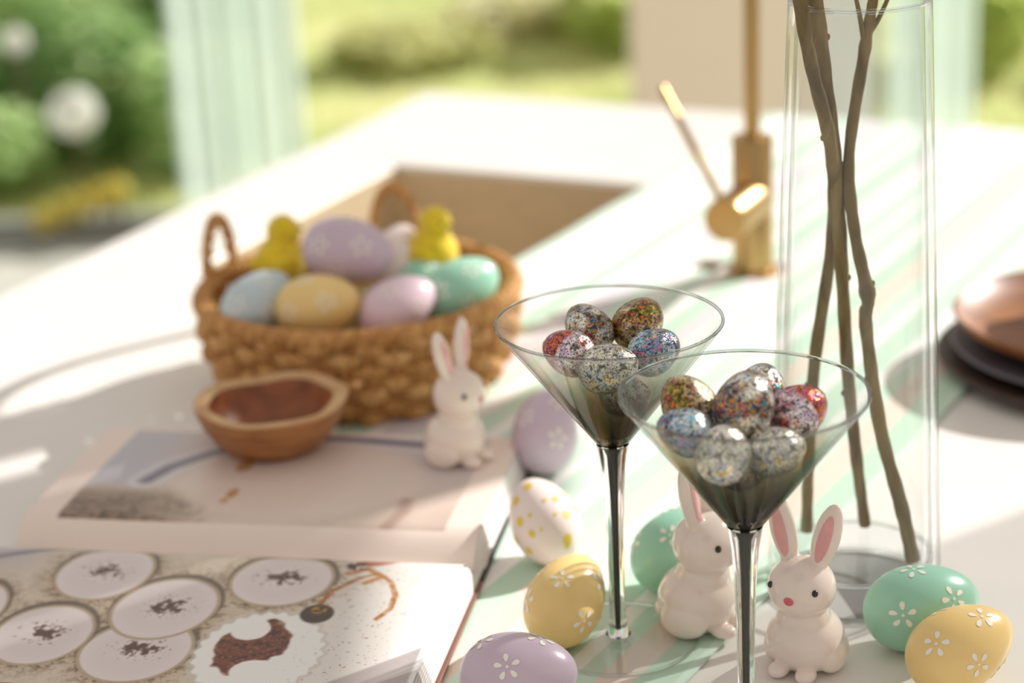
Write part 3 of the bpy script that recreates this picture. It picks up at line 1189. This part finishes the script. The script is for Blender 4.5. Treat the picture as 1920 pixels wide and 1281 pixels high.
def bunny_parts():
    P = []
    P.append(ell_v((0, .002, .0165), (.0205, .0205, .0185), seg=40, rings=24))
    P.append(ell_v((0, -.001, .0290), (.0142, .0142, .0150), seg=40, rings=24))
    P.append(ell_v((0, -.003, .0478), (.0178, .0170, .0163), seg=40, rings=24))
    P.append(ell_v((0, -.0120, .0435), (.0090, .0080, .0075), seg=24, rings=14))
    for s in (-1, 1):
        P.append(ell_v((s * .0075, -.0150, .0040), (.0055, .0072, .0040), seg=24, rings=14))
        P.append(ell_v((s * .0150, .003, .0105), (.0075, .0130, .0105), seg=24, rings=14))
        R = rotm('Y', s * 15) @ rotm('X', -4)
        P.append(ell_v((s * .0120, .0005, .0765), (.0074, .0043, .0192), R, seg=30, rings=24))
        P.append(ell_v((s * .0078, -.0005, .0618), (.0052, .0045, .0075), R, seg=24, rings=14))
    P.append(ell_v((0, .0205, .0070), (.005, .005, .005), seg=20, rings=12))
    return P


bunny_me = remeshed('glazed_body', bunny_parts(), .00062, 10, clampz=0)
bunny_me.materials.append(m_cer)


def patch_on(me, centre, ru, rv, direction, axis, lift, nr=6, seg=20):
    """small painted patch that hugs the surface, seen along direction"""
    from mathutils.bvhtree import BVHTree
    global _bvh
    d = Vector(direction).normalized()
    a = Vector(axis)
    a = (a - d * a.dot(d)).normalized()
    b_ = d.cross(a)
    V, F = [], []
    pts = [(0, 0)] + [(r / nr * math.cos(2 * PI * k / seg), r / nr * math.sin(2 * PI * k / seg)) for r in range(1, nr + 1) for k in range(seg)]
    for x, y in pts:
        o = Vector(centre) + a * x * ru + b_ * y * rv - d * .05
        hit = _bvh.ray_cast(o, d)
        V.append(hit[0] + hit[1] * lift if hit[0] else Vector(centre))
    for k in range(seg):
        F.append((0, 1 + k, 1 + (k + 1) % seg))
    for r in range(nr - 1):
        for k in range(seg):
            p, q = 1 + r * seg, 1 + (r + 1) * seg
            F.append((p + k, q + k, q + (k + 1) % seg, p + (k + 1) % seg))
    me2 = bpy.data.meshes.new('patch')
    me2.from_pydata([tuple(x) for x in V], [], F)
    me2.polygons.foreach_set('use_smooth', [True] * len(me2.polygons))
    me2.update()
    return me2


from mathutils.bvhtree import BVHTree
_bvh = BVHTree.FromPolygons([v.co for v in bunny_me.vertices], [p.vertices for p in bunny_me.polygons])
inner = []
for s in (-1, 1):
    me = patch_on(bunny_me, (s * .0122, 0, .0765), .0135, .0034, (0, 1, 0), (s * math.sin(math.radians(15)), 0, math.cos(math.radians(15))), .0002)
    me.materials.append(m_pink)
    inner.append(me)
nose_me = patch_on(bunny_me, (0, 0, .0465), .0027, .0023, (0, 1, 0), (1, 0, 0), .0003)
nose_me.materials.append(m_nose)
eyes = []
for s in (-1, 1):
    d = Vector((-s * .55, .83, -.05)).normalized()
    hit = _bvh.ray_cast(Vector((s * .0105, -.012, .0512)) - d * .05, d)
    V, F = ell_v(hit[0], (.0017, .0017, .0019), seg=14, rings=10)
    me = bpy.data.meshes.new('eye')
    me.from_pydata([tuple(x) for x in V], [], F)
    me.polygons.foreach_set('use_smooth', [True] * len(me.polygons))
    me.materials.append(m_eye)
    eyes.append(me)


def bunny(label, loc, rz, k=1.0):
    root = thing('bunny_figurine', label, 'figurine', loc, rz, 'white ceramic bunnies')
    root.scale = (k, k, k)
    body = ob('glazed_body', bunny_me, None, root)
    for me in inner:
        o = ob('inner_ear', me, None, root)
        o['label'] = 'pink inner ear'
    o = ob('nose', nose_me, None, root)
    o['label'] = 'rose pink nose'
    for me in eyes:
        o = ob('eye', me, None, root)
        o['label'] = 'black dot eye'
    return root


bunny('white ceramic bunny with pink ears in front of the vase, facing left', (.1445, .990, 0), math.radians(-32))
bunny('white ceramic bunny half hidden behind the right cocktail glass stem', (.0955, 1.036, RT), math.radians(62), 1.06)
Pb = on_book(-.034, .130)
Pb.z -= .0006
bunny('white ceramic bunny standing on the open book in front of the basket', Pb, math.radians(60), .95)

# ------------------------------------------------------------------ easter eggs
EL, EW = .060, .0435


def egg_r(t, w):
    return w / 2 * math.sqrt(max(0, 1 - t * t)) * (1 - .13 * t)


def egg_me(name, l=EL, w=EW, seg=40, rings=28):
    V, F = [], []
    prof = []
    for i in range(rings + 1):
        t = -math.cos(PI * i / rings)
        prof.append((egg_r(t, w), t * l / 2))
    prof[0] = (0, -l / 2)
    prof[-1] = (0, l / 2)
    v, f = lathe_v(prof, seg)
    me = bpy.data.meshes.new(name)
    me.from_pydata(v, [], f)
    me.polygons.foreach_set('use_smooth', [True] * len(me.polygons))
    me.update()
    return me


def egg_pt(t, ph, l, w, lift):
    P = Vector((egg_r(t, w) * math.cos(ph), egg_r(t, w) * math.sin(ph), t * l / 2))
    n = Vector((P.x / (w / 2) ** 2, P.y / (w / 2) ** 2, P.z / (l / 2) ** 2)).normalized()
    return P + n * lift


def flower_me(t0, ph0, l=EL, w=EW, size=1.0, petals=5, turn=0., dot=True):
    """five painted petals and a centre dot hugging the shell"""
    V, F = [], []
    dt = l / 2 * 1.02
    r0 = egg_r(t0, w)
    def add(cx, cy, a, b_, an):
        o = len(V)
        pts = [(0, 0)] + [(math.cos(2 * PI * k / 10), math.sin(2 * PI * k / 10)) for k in range(10)]
        for x, y in pts:
            x, y = x * a, y * b_ * (1 + .35 * x)
            X = cx + x * math.cos(an) - y * math.sin(an)
            Y = cy + x * math.sin(an) + y * math.cos(an)
            V.append(egg_pt(max(-.97, min(.97, t0 + X / dt)), ph0 + Y / r0, l, w, .00018))
        for k in range(10):
            F.append((o, o + 1 + k, o + 1 + (k + 1) % 10))
    for k in range(petals):
        an = 2 * PI * k / petals + turn
        d = .0047 * size
        add(d * math.cos(an), d * math.sin(an), .0022 * size, .0013 * size, an)
    if dot:
        add(0, 0, .0008 * size, .0008 * size, 0)
    me = bpy.data.meshes.new('painted_flower')
    me.from_pydata([tuple(x) for x in V], [], F)
    me.polygons.foreach_set('use_smooth', [True] * len(me.polygons))
    me.update()
    return me


def eggmat(name, c, **k):
    return pbr(name, c, .29, var=.015, scale=60, bump=.05, bscale=500, **k)


m_eyel, m_emint, m_epur = eggmat('egg yellow', (246, 213, 140)), eggmat('egg mint', (160, 214, 188)), eggmat('egg lilac', (210, 190, 206))
m_eblue, m_epink, m_ewht = eggmat('egg blue', (200, 216, 222)), eggmat('egg pink', (232, 206, 218)), eggmat('egg white', (246, 229, 223))
m_deco = pbr('white paint dots', (250, 246, 232), .5, var=.02)
m_decoy = pbr('yellow paint dots', (236, 206, 60), .5, var=.04)
egg_base = egg_me('eggshell')
FLW = [(t, p) for t, p in ((.45, 0), (.42, 2.1), (.40, 4.2), (-.05, 1.05), (-.08, 3.15), (-.05, 5.24), (-.52, .1), (-.5, 2.2), (-.52, 4.3))]
flw_me = [flower_me(t, p, turn=i * .7) for i, (t, p) in enumerate(FLW)]


def orient(az, tilt, spin=0):
    """long axis (blunt to point) points to azimuth az (clockwise from +y) and tilt up"""
    a, t = math.radians(az), math.radians(tilt)
    d = Vector((math.sin(a) * math.cos(t), math.cos(a) * math.cos(t), math.sin(t)))
    return d.to_track_quat('Z', 'Y') @ Matrix.Rotation(math.radians(spin), 3, 'Z').to_quaternion()


def egg(label, loc, az, tilt, spin, mat, kind='flowers', k=1.0, rest=True, group='painted easter eggs on the counter', z0=None, deco=None):
    root = thing('easter_egg', label, 'egg', loc, 0, group)
    q = orient(az, tilt, spin)
    root.rotation_mode = 'QUATERNION'
    root.rotation_quaternion = q
    root.scale = (k, k, k)
    sh = bpy.data.objects.new('eggshell', egg_base)
    col.objects.link(sh)
    sh.parent = root
    if not egg_base.materials:
        egg_base.materials.append(mat)
    sh.material_slots[0].link = 'OBJECT'
    sh.material_slots[0].material = mat
    if rest:   # settle on the surface
        R = q.to_matrix()
        low = min((R @ v.co).z for v in egg_base.vertices) * k
        root.location = (loc[0], loc[1], loc[2] - low)
    if kind == 'flowers':
        for me in flw_me:
            if not me.materials:
                me.materials.append(deco or m_deco)
            ob('painted_flower', me, None, root)
    elif kind == 'dots':
        for me in dot_me:
            if not me.materials:
                me.materials.append(m_decoy)
            ob('painted_dot', me, None, root)
    return root


def dot_mesh(t0, ph0, r):
    V = [egg_pt(t0, ph0, EL, EW, .0002)]
    r0 = egg_r(t0, EW)
    for k in range(14):
        a = 2 * PI * k / 14
        V.append(egg_pt(t0 + r * 1.15 * math.cos(a) / (EL / 2), ph0 + r * math.sin(a) / r0, EL, EW, .0002))
    me = bpy.data.meshes.new('painted_dot')
    me.from_pydata([tuple(x) for x in V], [], [(0, 1 + k, 1 + (k + 1) % 14) for k in range(14)])
    me.update()
    return me


dot_me = []
for i in range(34):
    t = -.82 + 1.64 * ((i * .618) % 1)
    dot_me.append(dot_mesh(t, i * 1.13 * 2.4 + .4 * math.sin(i * 5.1), (.0029, .0013, .0022, .001)[i % 4]))

egg('mint green egg with white painted flowers beside the vase foot', (.2085, 1.0066, 0), 82, 8, 30, m_emint, k=1.03)
egg('yellow egg with white painted flowers, front right beside the mint egg', (.2190, .9600, 0), 72, 18, 115, m_eyel, k=.97)
egg('yellow egg with white painted flowers between the book and the left cocktail glass', (.0226, 1.029, RT), 30, 26, 40, m_eyel, k=.95)
egg('white egg with yellow painted dots next to the book spine', (.0136, 1.131, RT), 335, 36, 100, m_ewht, 'dots', k=.92)
egg('blurred lilac egg behind the open book, right of the bunny', (.0185, 1.265, RT), 10, 36, 0, m_epur, k=.97)
egg('lilac egg with cream painted flowers at the bottom edge of the picture', (-.0046, .9496, RT), 98, 6, 80, m_epur, k=1.0)
egg('mint green egg with white flowers half hidden behind a bunny', (.0860, 1.086, RT), 60, 32, 60, m_emint, k=.95)

# ------------------------------------------------------------------ cocktail glasses
Z1, Z0, RR = .1804, .1145, .0585
CLEAR = (.982, .988, .985)
m_bglass = thin_glass('smoked bowl glass', [(.108, (.26, .23, .15)), (.130, (.34, .31, .23)), (.147, (.62, .61, .55)), (.162, (.93, .94, .92)), (.181, CLEAR)], .5, .9)
m_stem_g = solid_glass('clear stem glass', (.99, 1, .995))
m_rimg = solid_glass('smoky rim glass', (.82, .83, .83))
m_foot = thin_glass('clear foot glass', [(0, CLEAR), (.1, CLEAR)], .8, .5)
m_core = pbr('dark olive core', (46, 44, 30), .15, .3, var=.1, scale=60)


def cocktail_glass(label, loc):
    root = thing('cocktail_glass', label, 'glass', loc, 0, 'cocktail glasses filled with foil eggs')
    k = (RR - .0075) / (Z1 - Z0 - .004)
    wall = .0011
    prof = [(0, Z0 - .003), (.004, Z0 - .0025), (.0086, Z0)]
    outer = [(.0086 + (RR - .0086) * t, Z0 + (Z1 - Z0) * (t * 1.0)) for t in [i / 12 for i in range(1, 13)]]
    inner = [(r - wall, z + .0004) for r, z in outer[::-1]]
    bowl_prof = prof[1:] + outer + [(RR - .0003, Z1 + .0006), (RR - .0008, Z1 + .0006)] + inner + [(.004, Z0 + .002), (0, Z0 + .001)]
    bowl = lathe('bowl', bowl_prof, m_bglass, root, seg=128)
    tube('rim', [(RR * math.cos(a) - .0006 * math.cos(a), RR * math.sin(a) - .0006 * math.sin(a), Z1 + .0006) for a in [2 * PI * i / 128 for i in range(128)]], .0009, m_rimg, root, seg=8, closed=True)
    st = [(0, .0035), (.0068, .0035), (.0054, .006), (.0044, .012), (.0042, .03), (.0045, .06), (.0054, .085), (.0066, .102), (.0086, .1138), (.0070, .1143), (0, .1143)]
    stem = lathe('stem', st, m_stem_g, root, seg=48)
    lathe('core', [(0, .0062), (.0009, .0062), (.0011, .02), (.0012, .06), (.0015, .09), (.0021, .108), (.0034, .1125), (0, .1130)], m_core, stem, seg=24)
    lathe('foot', [(0, 0), (.042, 0), (.0425, .0007), (.042, .0014), (.02, .0024), (.0085, .0033), (0, .0034)], m_foot, root, seg=96)
    tube('foot_rim', [(.0420 * math.cos(a), .0420 * math.sin(a), .0009) for a in [2 * PI * i / 96 for i in range(96)]], .0008, m_stem_g, root, seg=8, closed=True)
    return root


GL, GR = (.0498, 1.0262), (.1063, .9219)
cocktail_glass('left cocktail glass, farther back, holding foil wrapped eggs', (GL[0], GL[1], RT))
cocktail_glass('right cocktail glass, nearest the camera, holding foil wrapped eggs', (GR[0], GR[1], 0))

# foil wrapped chocolate eggs
SIL = [(196, 200, 206), (246, 242, 228), (226, 214, 186), (214, 226, 236)]
RAIN = [(214, 120, 40), (120, 140, 40), (70, 90, 170), (200, 170, 80), (190, 50, 80), (60, 150, 150)]
F_multi = foil('foil rainbow', SIL, RAIN, .85, .06, .3)
F_silver = foil('foil silver', [(226, 222, 206), (250, 246, 232), (216, 212, 190), (240, 240, 236)], [(226, 200, 130), (180, 190, 210), (214, 206, 170)], .45, .25, .6)
F_pink = foil('foil magenta', [(220, 206, 226), (246, 236, 232), (214, 190, 214)], [(190, 30, 80), (226, 130, 60), (160, 40, 110), (214, 150, 190)], .6, .12, .9)
F_teal = foil('foil teal', [(150, 204, 222), (230, 240, 244), (120, 184, 206)], [(200, 120, 140), (90, 150, 190), (226, 190, 160)], .6, .15, 1.2)
F_gold = foil('foil gold', [(214, 190, 140), (240, 226, 190), (150, 120, 80)], [(226, 120, 30), (150, 30, 60), (110, 130, 40), (214, 160, 60), (70, 40, 90)], .72, .04, 1.5)
FM = dict(m=F_multi, s=F_silver, p=F_pink, t=F_teal, g=F_gold)
foil_me = egg_me('foil_shell', .031, .0255, 32, 22)
foil_me.materials.append(F_multi)
seam_v, seam_f = tube_v([(egg_r(t, .0255) * 1.0 * c_, 0, t * .0155) for t, c_ in [(-math.cos(PI * i / 24), 1) for i in range(25)]] , .00035, 5)


def foil_egg(label, g_, loc, az, tilt, mat, k=1.0):
    root = thing('foil_egg', label, 'chocolate egg', loc, 0, 'foil eggs in the cocktail glasses')
    root.rotation_mode = 'QUATERNION'
    root.rotation_quaternion = orient(az, tilt, az)
    root.scale = (k, k, k)
    o = bpy.data.objects.new('foil_shell', foil_me)
    col.objects.link(o)
    o.parent = root
    o.material_slots[0].link = 'OBJECT'
    o.material_slots[0].material = FM[mat]
    s_ = mk('foil_seam', seam_v, seam_f, FM[mat], root)
    return root


for lb, x, y, z, az_, ti, mt, k in (
        ('rainbow foil egg at the back left of the left glass', .0402, 1.040, .1725, 300, 50, 'm', .93),
        ('copper and violet foil egg at the back right of the left glass', .0660, 1.045, .1722, 60, 35, 'g', .98),
        ('magenta foil egg at the left side of the left glass', .0290, 1.015, .1690, 280, 25, 'p', .92),
        ('silver foil egg at the front of the left glass', .0475, .999, .1655, 100, 15, 's', 1.0),
        ('teal foil egg at the right side of the left glass', .0715, 1.013, .1680, 70, 20, 't', .92),
        ('silver foil egg low in the left glass, seen through the smoked wall', .0565, 1.018, .1430, 100, 5, 's', .85)):
    foil_egg(lb, 'L', (x, y, z + RT), az_, ti, FM and mt, k)
for lb, x, y, z, az_, ti, mt, k in (
        ('gold and red foil egg at the back left of the right glass', .0815, .928, .1735, 300, 55, 'g', 1.02),
        ('silver rainbow foil egg on top in the right glass', .1060, .916, .1770, 40, 55, 'm', 1.1),
        ('dark rainbow foil egg behind the top one in the right glass', .1165, .941, .1725, 20, 50, 'm', 1.0),
        ('teal foil egg at the left side of the right glass', .0775, .905, .1700, 285, 20, 't', .88),
        ('champagne silver foil egg at the front of the right glass', .0930, .889, .1650, 180, 62, 's', 1.0),
        ('magenta foil egg at the right side of the right glass', .1315, .928, .1680, 80, 25, 'p', 1.0),
        ('silver foil egg at the front right behind the right glass wall', .1180, .901, .1600, 95, 15, 's', .92),
        ('gold foil egg low in the right glass, seen through the smoked wall', .1060, .922, .1440, 60, 10, 'g', .85)):
    foil_egg(lb, 'R', (x, y, z), az_, ti, mt, k)

# ------------------------------------------------------------------ tall vase with branches
m_vglass = thin_glass('clear vase glass', [(0, CLEAR), (.33, CLEAR)], .8, .85)
m_vbase = thin_glass('thick vase base', [(0, (.96, .965, .98)), (.33, (.96, .965, .98))], .9, .6)
vase = thing('glass_vase', 'tall clear glass vase with a thick base holding bare branches', 'vase', (.1852, 1.080, 0))
vr = lambda z: .0482 - (.0482 - .0366) * (z / .331)
prof = [(vr(.021), .021)] + [(vr(z), z) for z in [.021 + .31 * i / 16 for i in range(1, 17)]] + [(vr(.331) - .0008, .3322), (vr(.331) - .0022, .3322)]
prof += [(vr(z) - .0042, z) for z in [.331 - .305 * i / 16 for i in range(0, 17)]] + [(vr(.021) - .006, .0212)]
lathe('wall', prof, m_vglass, vase, seg=128)
lathe('base', [(0, 0), (.046, 0), (.0478, .0015), (.0482, .004), (.0476, .0205), (.042, .0208), (.03, .0196), (0, .0190)], m_vbase, vase, seg=128)
tube('rim', [((vr(.331) - .0012) * math.cos(a), (vr(.331) - .0012) * math.sin(a), .332) for a in [2 * PI * i / 128 for i in range(128)]], .0014, m_vbase, vase, seg=8, closed=True)

for rr_, zz_, tt_ in ((.0425, .0210, .0013), (.0465, .0022, .0014)):
    tube('base_ring', [(rr_ * math.cos(a), rr_ * math.sin(a), zz_) for a in [2 * PI * i / 128 for i in range(128)]], tt_, m_stem_g, vase, seg=8, closed=True)

m_bark = wood('twig bark', (156, 136, 92), (92, 78, 48), 60, .8, (1, 1, .3), .7)
m_bud = pbr('pink bud', (206, 150, 150), .6, var=.1, scale=100)


def branch(label, pts, r0, r1, twigs=(), nodes=()):
    root = thing('bare_branch', label, 'branch', pts[0], 0, 'bare branches in the vase')
    o = Vector(pts[0])
    path = smoothpath([Vector(p) - o for p in pts], 9)
    n = len(path)
    rad = []
    for i in range(n):
        t = i / (n - 1)
        r = r0 + (r1 - r0) * t
        r *= 1 + .05 * math.sin(i * 1.7) + .04 * math.sin(i * .63 + 2)
        for tn, s in nodes:
            r *= 1 + s * math.exp(-((t - tn) / .012) ** 2)
        rad.append(r)
    tube('stick', path, rad, m_bark, root, seg=14)
    for tw, r_ in twigs:
        tp = smoothpath([Vector(p) - o for p in tw], 6)
        tube('twig', tp, [r_ * (1 - .6 * i / len(tp)) for i in range(len(tp))], m_bark, root, seg=10)
        v, f = ell_v(tp[-1] + Vector((0, 0, .003)), (.0028, .0028, .0055), seg=12, rings=8)
        mk('bud', v, f, m_bud, root)
    for k in range(4):
        i = int(n * (.25 + .17 * k))
        v, f = ell_v(path[i] + Vector((rad[i] * (1 if k % 2 else -1), 0, 0)), (.0012, .0012, .0018), seg=8, rings=6)
        mk('leaf_scar', v, f, m_bark, root)
    return root


branch('thick bare branch crossing the vase centre, base farthest left of the two in front',
       [(.1972, 1.1133, .0225), (.1893, 1.100, .0726), (.1835, 1.095, .1226), (.1787, 1.090, .1859), (.1746, 1.085, .2377), (.1671, 1.08, .2963), (.1598, 1.075, .3497), (.150, 1.07, .43)], .0033, .0041,
       [([(.1715, 1.083, .262), (.166, 1.083, .30), (.158, 1.085, .345), (.150, 1.086, .39)], .0028)])
branch('bare branch with a knotty bend and a forked top leaning to the right',
       [(.2153, 1.0640, .0225), (.2084, 1.065, .0547), (.197, 1.07, .1004), (.1895, 1.075, .1572), (.1903, 1.075, .1737), (.1836, 1.08, .2095), (.1813, 1.085, .249), (.1899, 1.09, .3043), (.1924, 1.09, .3209), (.1957, 1.09, .3455), (.202, 1.09, .42)], .0040, .0026,
       [([(.1899, 1.09, .3043), (.1866, 1.088, .3215), (.1828, 1.086, .3386), (.178, 1.084, .37)], .0016), ([(.1906, 1.09, .3098), (.1977, 1.092, .3202), (.2063, 1.095, .3387), (.214, 1.098, .36)], .0016)],
       [(.405, .45), (.70, .2)])
branch('bare branch standing at the back of the vase, base at the left',
       [(.1630, 1.108, .0225), (.1640, 1.108, .07), (.1672, 1.108, .1254), (.1755, 1.10, .203), (.1700, 1.075, .2564), (.1585, 1.065, .3011), (.1500, 1.062, .3484), (.14, 1.06, .42)], .0034, .0036)

# ------------------------------------------------------------------ basket
BC = (-.108, 1.450)
RZ, RIMR, BASR = .067, .111, .091
m_wick = [wood('seagrass %d' % i, c1, c2, 120, .7, (1, 1, .4), .8) for i, (c1, c2) in enumerate((((226, 176, 108), (176, 118, 60)), ((216, 162, 94), (162, 106, 52)), ((232, 186, 120), (184, 128, 70))))]
bk = thing('wicker_basket', 'round woven seagrass basket full of easter eggs and yellow chicks', 'basket', (BC[0], BC[1], RT), .1)


def bR(z):
    t = z / RZ
    return BASR + (RIMR - BASR) * (t ** .75) + .006 * math.sin(PI * min(1, t))


NS = 40
for row in range(7):
    z = .006 + row * .0092
    ph = (row % 2) * PI
    pts, rad = [], []
    for i in range(NS * 8):
        a = 2 * PI * i / (NS * 8)
        w_ = math.cos(NS / 2 * a + ph)
        r = bR(z) + .0034 * w_
        jitter = .0006 * math.sin(a * 13 + row * 2)
        pts.append((r * math.cos(a), r * math.sin(a), z + jitter))
        rad.append(.0040 * (1 + .22 * max(0, w_)) * (1 + .06 * math.sin(a * 57 + row)))
    tube('weaver', pts, rad, m_wick[row % 3], bk, seg=10, closed=True, squash=(1.12, .72))
stake_pts = [(bR(z), 0, z) for z in [RZ * i / 9 for i in range(10)]]
sv, sf = tube_v(stake_pts, .0024, 8)
st_me = bpy.data.meshes.new('stake')
st_me.from_pydata([tuple(x) for x in sv], [], sf)
st_me.polygons.foreach_set('use_smooth', [True] * len(st_me.polygons))
st_me.materials.append(m_wick[1])
for i in range(NS):
    o = ob('stake', st_me, None, bk)
    o.rotation_euler = (0, 0, 2 * PI * i / NS)
for s in range(2):
    pts = []
    for i in range(360):
        a = 2 * PI * i / 360
        q = a * 44 + s * PI
        pts.append(((RIMR + .0045 * math.cos(q) * .7) * math.cos(a), (RIMR + .0045 * math.cos(q) * .7) * math.sin(a), RZ + .0005 + .0026 * math.sin(q)))
    tube('rim_strand', pts, .0046, m_wick[s], bk, seg=8, closed=True)
lathe('basket_floor', [(0, .003), (BASR, .003), (BASR + .002, .006), (BASR - .004, .007), (0, .007)], m_wick[1], bk, seg=48)
for a_ in (152, 72):
    a = math.radians(a_)
    c_ = Vector((math.cos(a), math.sin(a), 0)) * RIMR
    t_ = Vector((-math.sin(a), math.cos(a), 0))
    base = []
    for i in range(41):
        q = PI * i / 40
        base.append(c_ + t_ * (.0185 * math.cos(q)) + Vector((0, 0, RZ - .006 + .050 * math.sin(q) ** .8)))
    hd = None
    for s in range(2):
        pts = []
        for i, p in enumerate(base):
            q = i * .9 + s * PI
            pts.append(p + Vector((math.cos(a), math.sin(a), 0)) * .0022 * math.cos(q) + Vector((0, 0, .0022 * math.sin(q))))
        if s == 0:
            hd = tube('handle', pts, .0032, m_wick[0], bk, seg=8)
        else:
            tube('handle_strand', pts, .0032, m_wick[2], hd, seg=8)
# straw filling
m_straw = pbr('straw', (206, 180, 126), .8, var=.15, scale=50)
V, F = [], []
rs = np.random.default_rng(3)
for _ in range(900):
    a, r = rs.uniform(0, 2 * PI), .092 * math.sqrt(rs.uniform())
    p = Vector((r * math.cos(a), r * math.sin(a), .012 + .040 * rs.uniform() ** .6 * (1 - .2 * (r / .092) ** 2)))
    d = Vector((rs.normal(), rs.normal(), rs.normal() * .25)).normalized() * rs.uniform(.008, .02)
    if (p + d).xy.length > .094 or (p - d).xy.length > .094:
        continue
    v, f = tube_v([p - d, p + Vector((0, 0, .002)), p + d], .0007, 4)
    o = len(V)
    V += v
    F += [tuple(i + o for i in q) for q in f]
tag(mk('straw_filling', V, F, m_straw, None, loc=(BC[0], BC[1], RT)), 'loose pale straw lining the inside of the woven basket', 'straw', kind='stuff')

GB = 'easter eggs in the basket'
egg('pale blue egg at the left in the woven basket', (-.1745, 1.400, .0785), 60, 30, 0, m_eblue, 'flowers', .93, False, GB)
egg('yellow egg in the front row of the basket', (-.1317, 1.385, .0795), 100, 12, 40, m_eyel, 'flowers', 1.0, False, GB)
egg('pink lilac egg in the front row of the basket', (-.0770, 1.387, .0750), 70, 22, 60, m_epink, 'flowers', .95, False, GB)
egg('mint green egg at the right in the basket', (-.0345, 1.412, .0770), 70, 25, 10, m_emint, 'flowers', 1.0, False, GB)
egg('big lilac egg lying on top of the pile in the basket', (-.1120, 1.430, .1040), 100, -6, 30, m_epur, 'flowers', 1.08, False, GB)
egg('cream egg behind the lilac one in the basket', (-.0810, 1.470, .0830), 50, 60, 30, m_ewht, 'dots', .9, False, GB)
egg('mint green egg tucked behind the pink one in the basket', (-.0640, 1.455, .0690), 60, 40, 30, m_emint, 'flowers', .85, False, GB)

# yellow chicks
m_chick = pbr('yellow fluff', (255, 222, 46), .95, var=.10, scale=160, bump=.9, bscale=600, sheen=.4)
m_beak = pbr('brown beak', (150, 96, 40), .5)
chick_me = remeshed('fluffy_body', [ell_v((0, 0, .020), (.0185, .0195, .021), seg=28, rings=16), ell_v((0, -.004, .043), (.0122, .0125, .0135), seg=28, rings=16),
                                    ell_v((0, .0155, .022), (.007, .010, .006), rotm('X', 25), seg=16, rings=10),
                                    ell_v((.0165, .001, .021), (.005, .0115, .0095), seg=16, rings=10), ell_v((-.0165, .001, .021), (.005, .0115, .0095), seg=16, rings=10)], .0011, 6)
chick_me.materials.append(m_chick)
vb, fb = lathe_v([(0, 0), (.0024, 0), (.0012, .003), (0, .005)], 10)


def chick(label, loc, rz, k=1.0):
    root = thing('toy_chick', label, 'chick', loc, rz, 'yellow chicks in the basket')
    root.scale = (k, k, k)
    ob('fluffy_body', chick_me, None, root)
    b_ = mk('beak', vb, fb, m_beak, root, loc=(0, -.0155, .043))
    b_.rotation_euler = (PI / 2, 0, 0)
    for s in (-1, 1):
        v, f = ell_v((s * .0075, -.0135, .0465), (.0012, .0012, .0014), seg=10, rings=8)
        mk('eye', v, f, m_eye, root)


chick('fluffy yellow chick at the left in the basket, above the blue egg', (-.164, 1.470, .0640), math.radians(120), 1.0)
chick('fluffy yellow chick at the right in the basket, above the mint egg', (-.0545, 1.470, .0660), math.radians(60), 1.0)

# ------------------------------------------------------------------ place setting at the right
m_dkwood = wood('dark walnut', (74, 52, 42), (44, 30, 24), 20, .5, (1, 5, 1))
m_slate = pbr('charcoal stoneware', (92, 88, 96), .5, var=.06, scale=40)
m_plate = wood('acacia', (158, 102, 56), (112, 66, 34), 14, .4, (1, 5, 1))
m_pale = wood('pale beech', (236, 214, 178), (214, 186, 144), 14, .45, (1, 5, 1))
PC = (.4300, 1.405)
lathe('charger', [(0, 0), (.098, 0), (.124, .006), (.130, .011), (.128, .013), (.10, .010), (0, .009)], m_dkwood, seg=96, loc=(PC[0], PC[1], on_cloth(*PC)))
o = bpy.data.objects['charger']
o.name = 'charger_plate'
tag(o, 'dark brown wooden charger plate under the stacked plates at right', 'plate')
o = lathe('stoneware_plate', [(0, 0), (.085, 0), (.112, .007), (.118, .010), (.116, .012), (.085, .007), (0, .006)], m_slate, seg=96, loc=(PC[0] - .002, PC[1], on_cloth(*PC) + .0105))
tag(o, 'charcoal grey stoneware plate between the charger and the wooden plate', 'plate')
o = lathe('wooden_plate', [(0, 0), (.055, 0), (.075, .004), (.098, .018), (.101, .0235), (.099, .0245), (.094, .0195), (.072, .009), (0, .008)], m_plate, seg=96, loc=(PC[0] - .018, PC[1] + .004, on_cloth(*PC) + .0175))
tag(o, 'shallow brown wooden plate stacked on the charcoal plate at right', 'plate')
o = lathe('wooden_dish', [(0, 0), (.022, 0), (.040, .010), (.052, .026), (.054, .034), (.0525, .0345), (.049, .027), (.036, .013), (0, .009)], m_pale, seg=64, loc=(PC[0] - .004, PC[1] + .018, on_cloth(*PC) + .0262))
tag(o, 'pale wooden dish standing in the brown wooden plate at the right edge', 'dish')
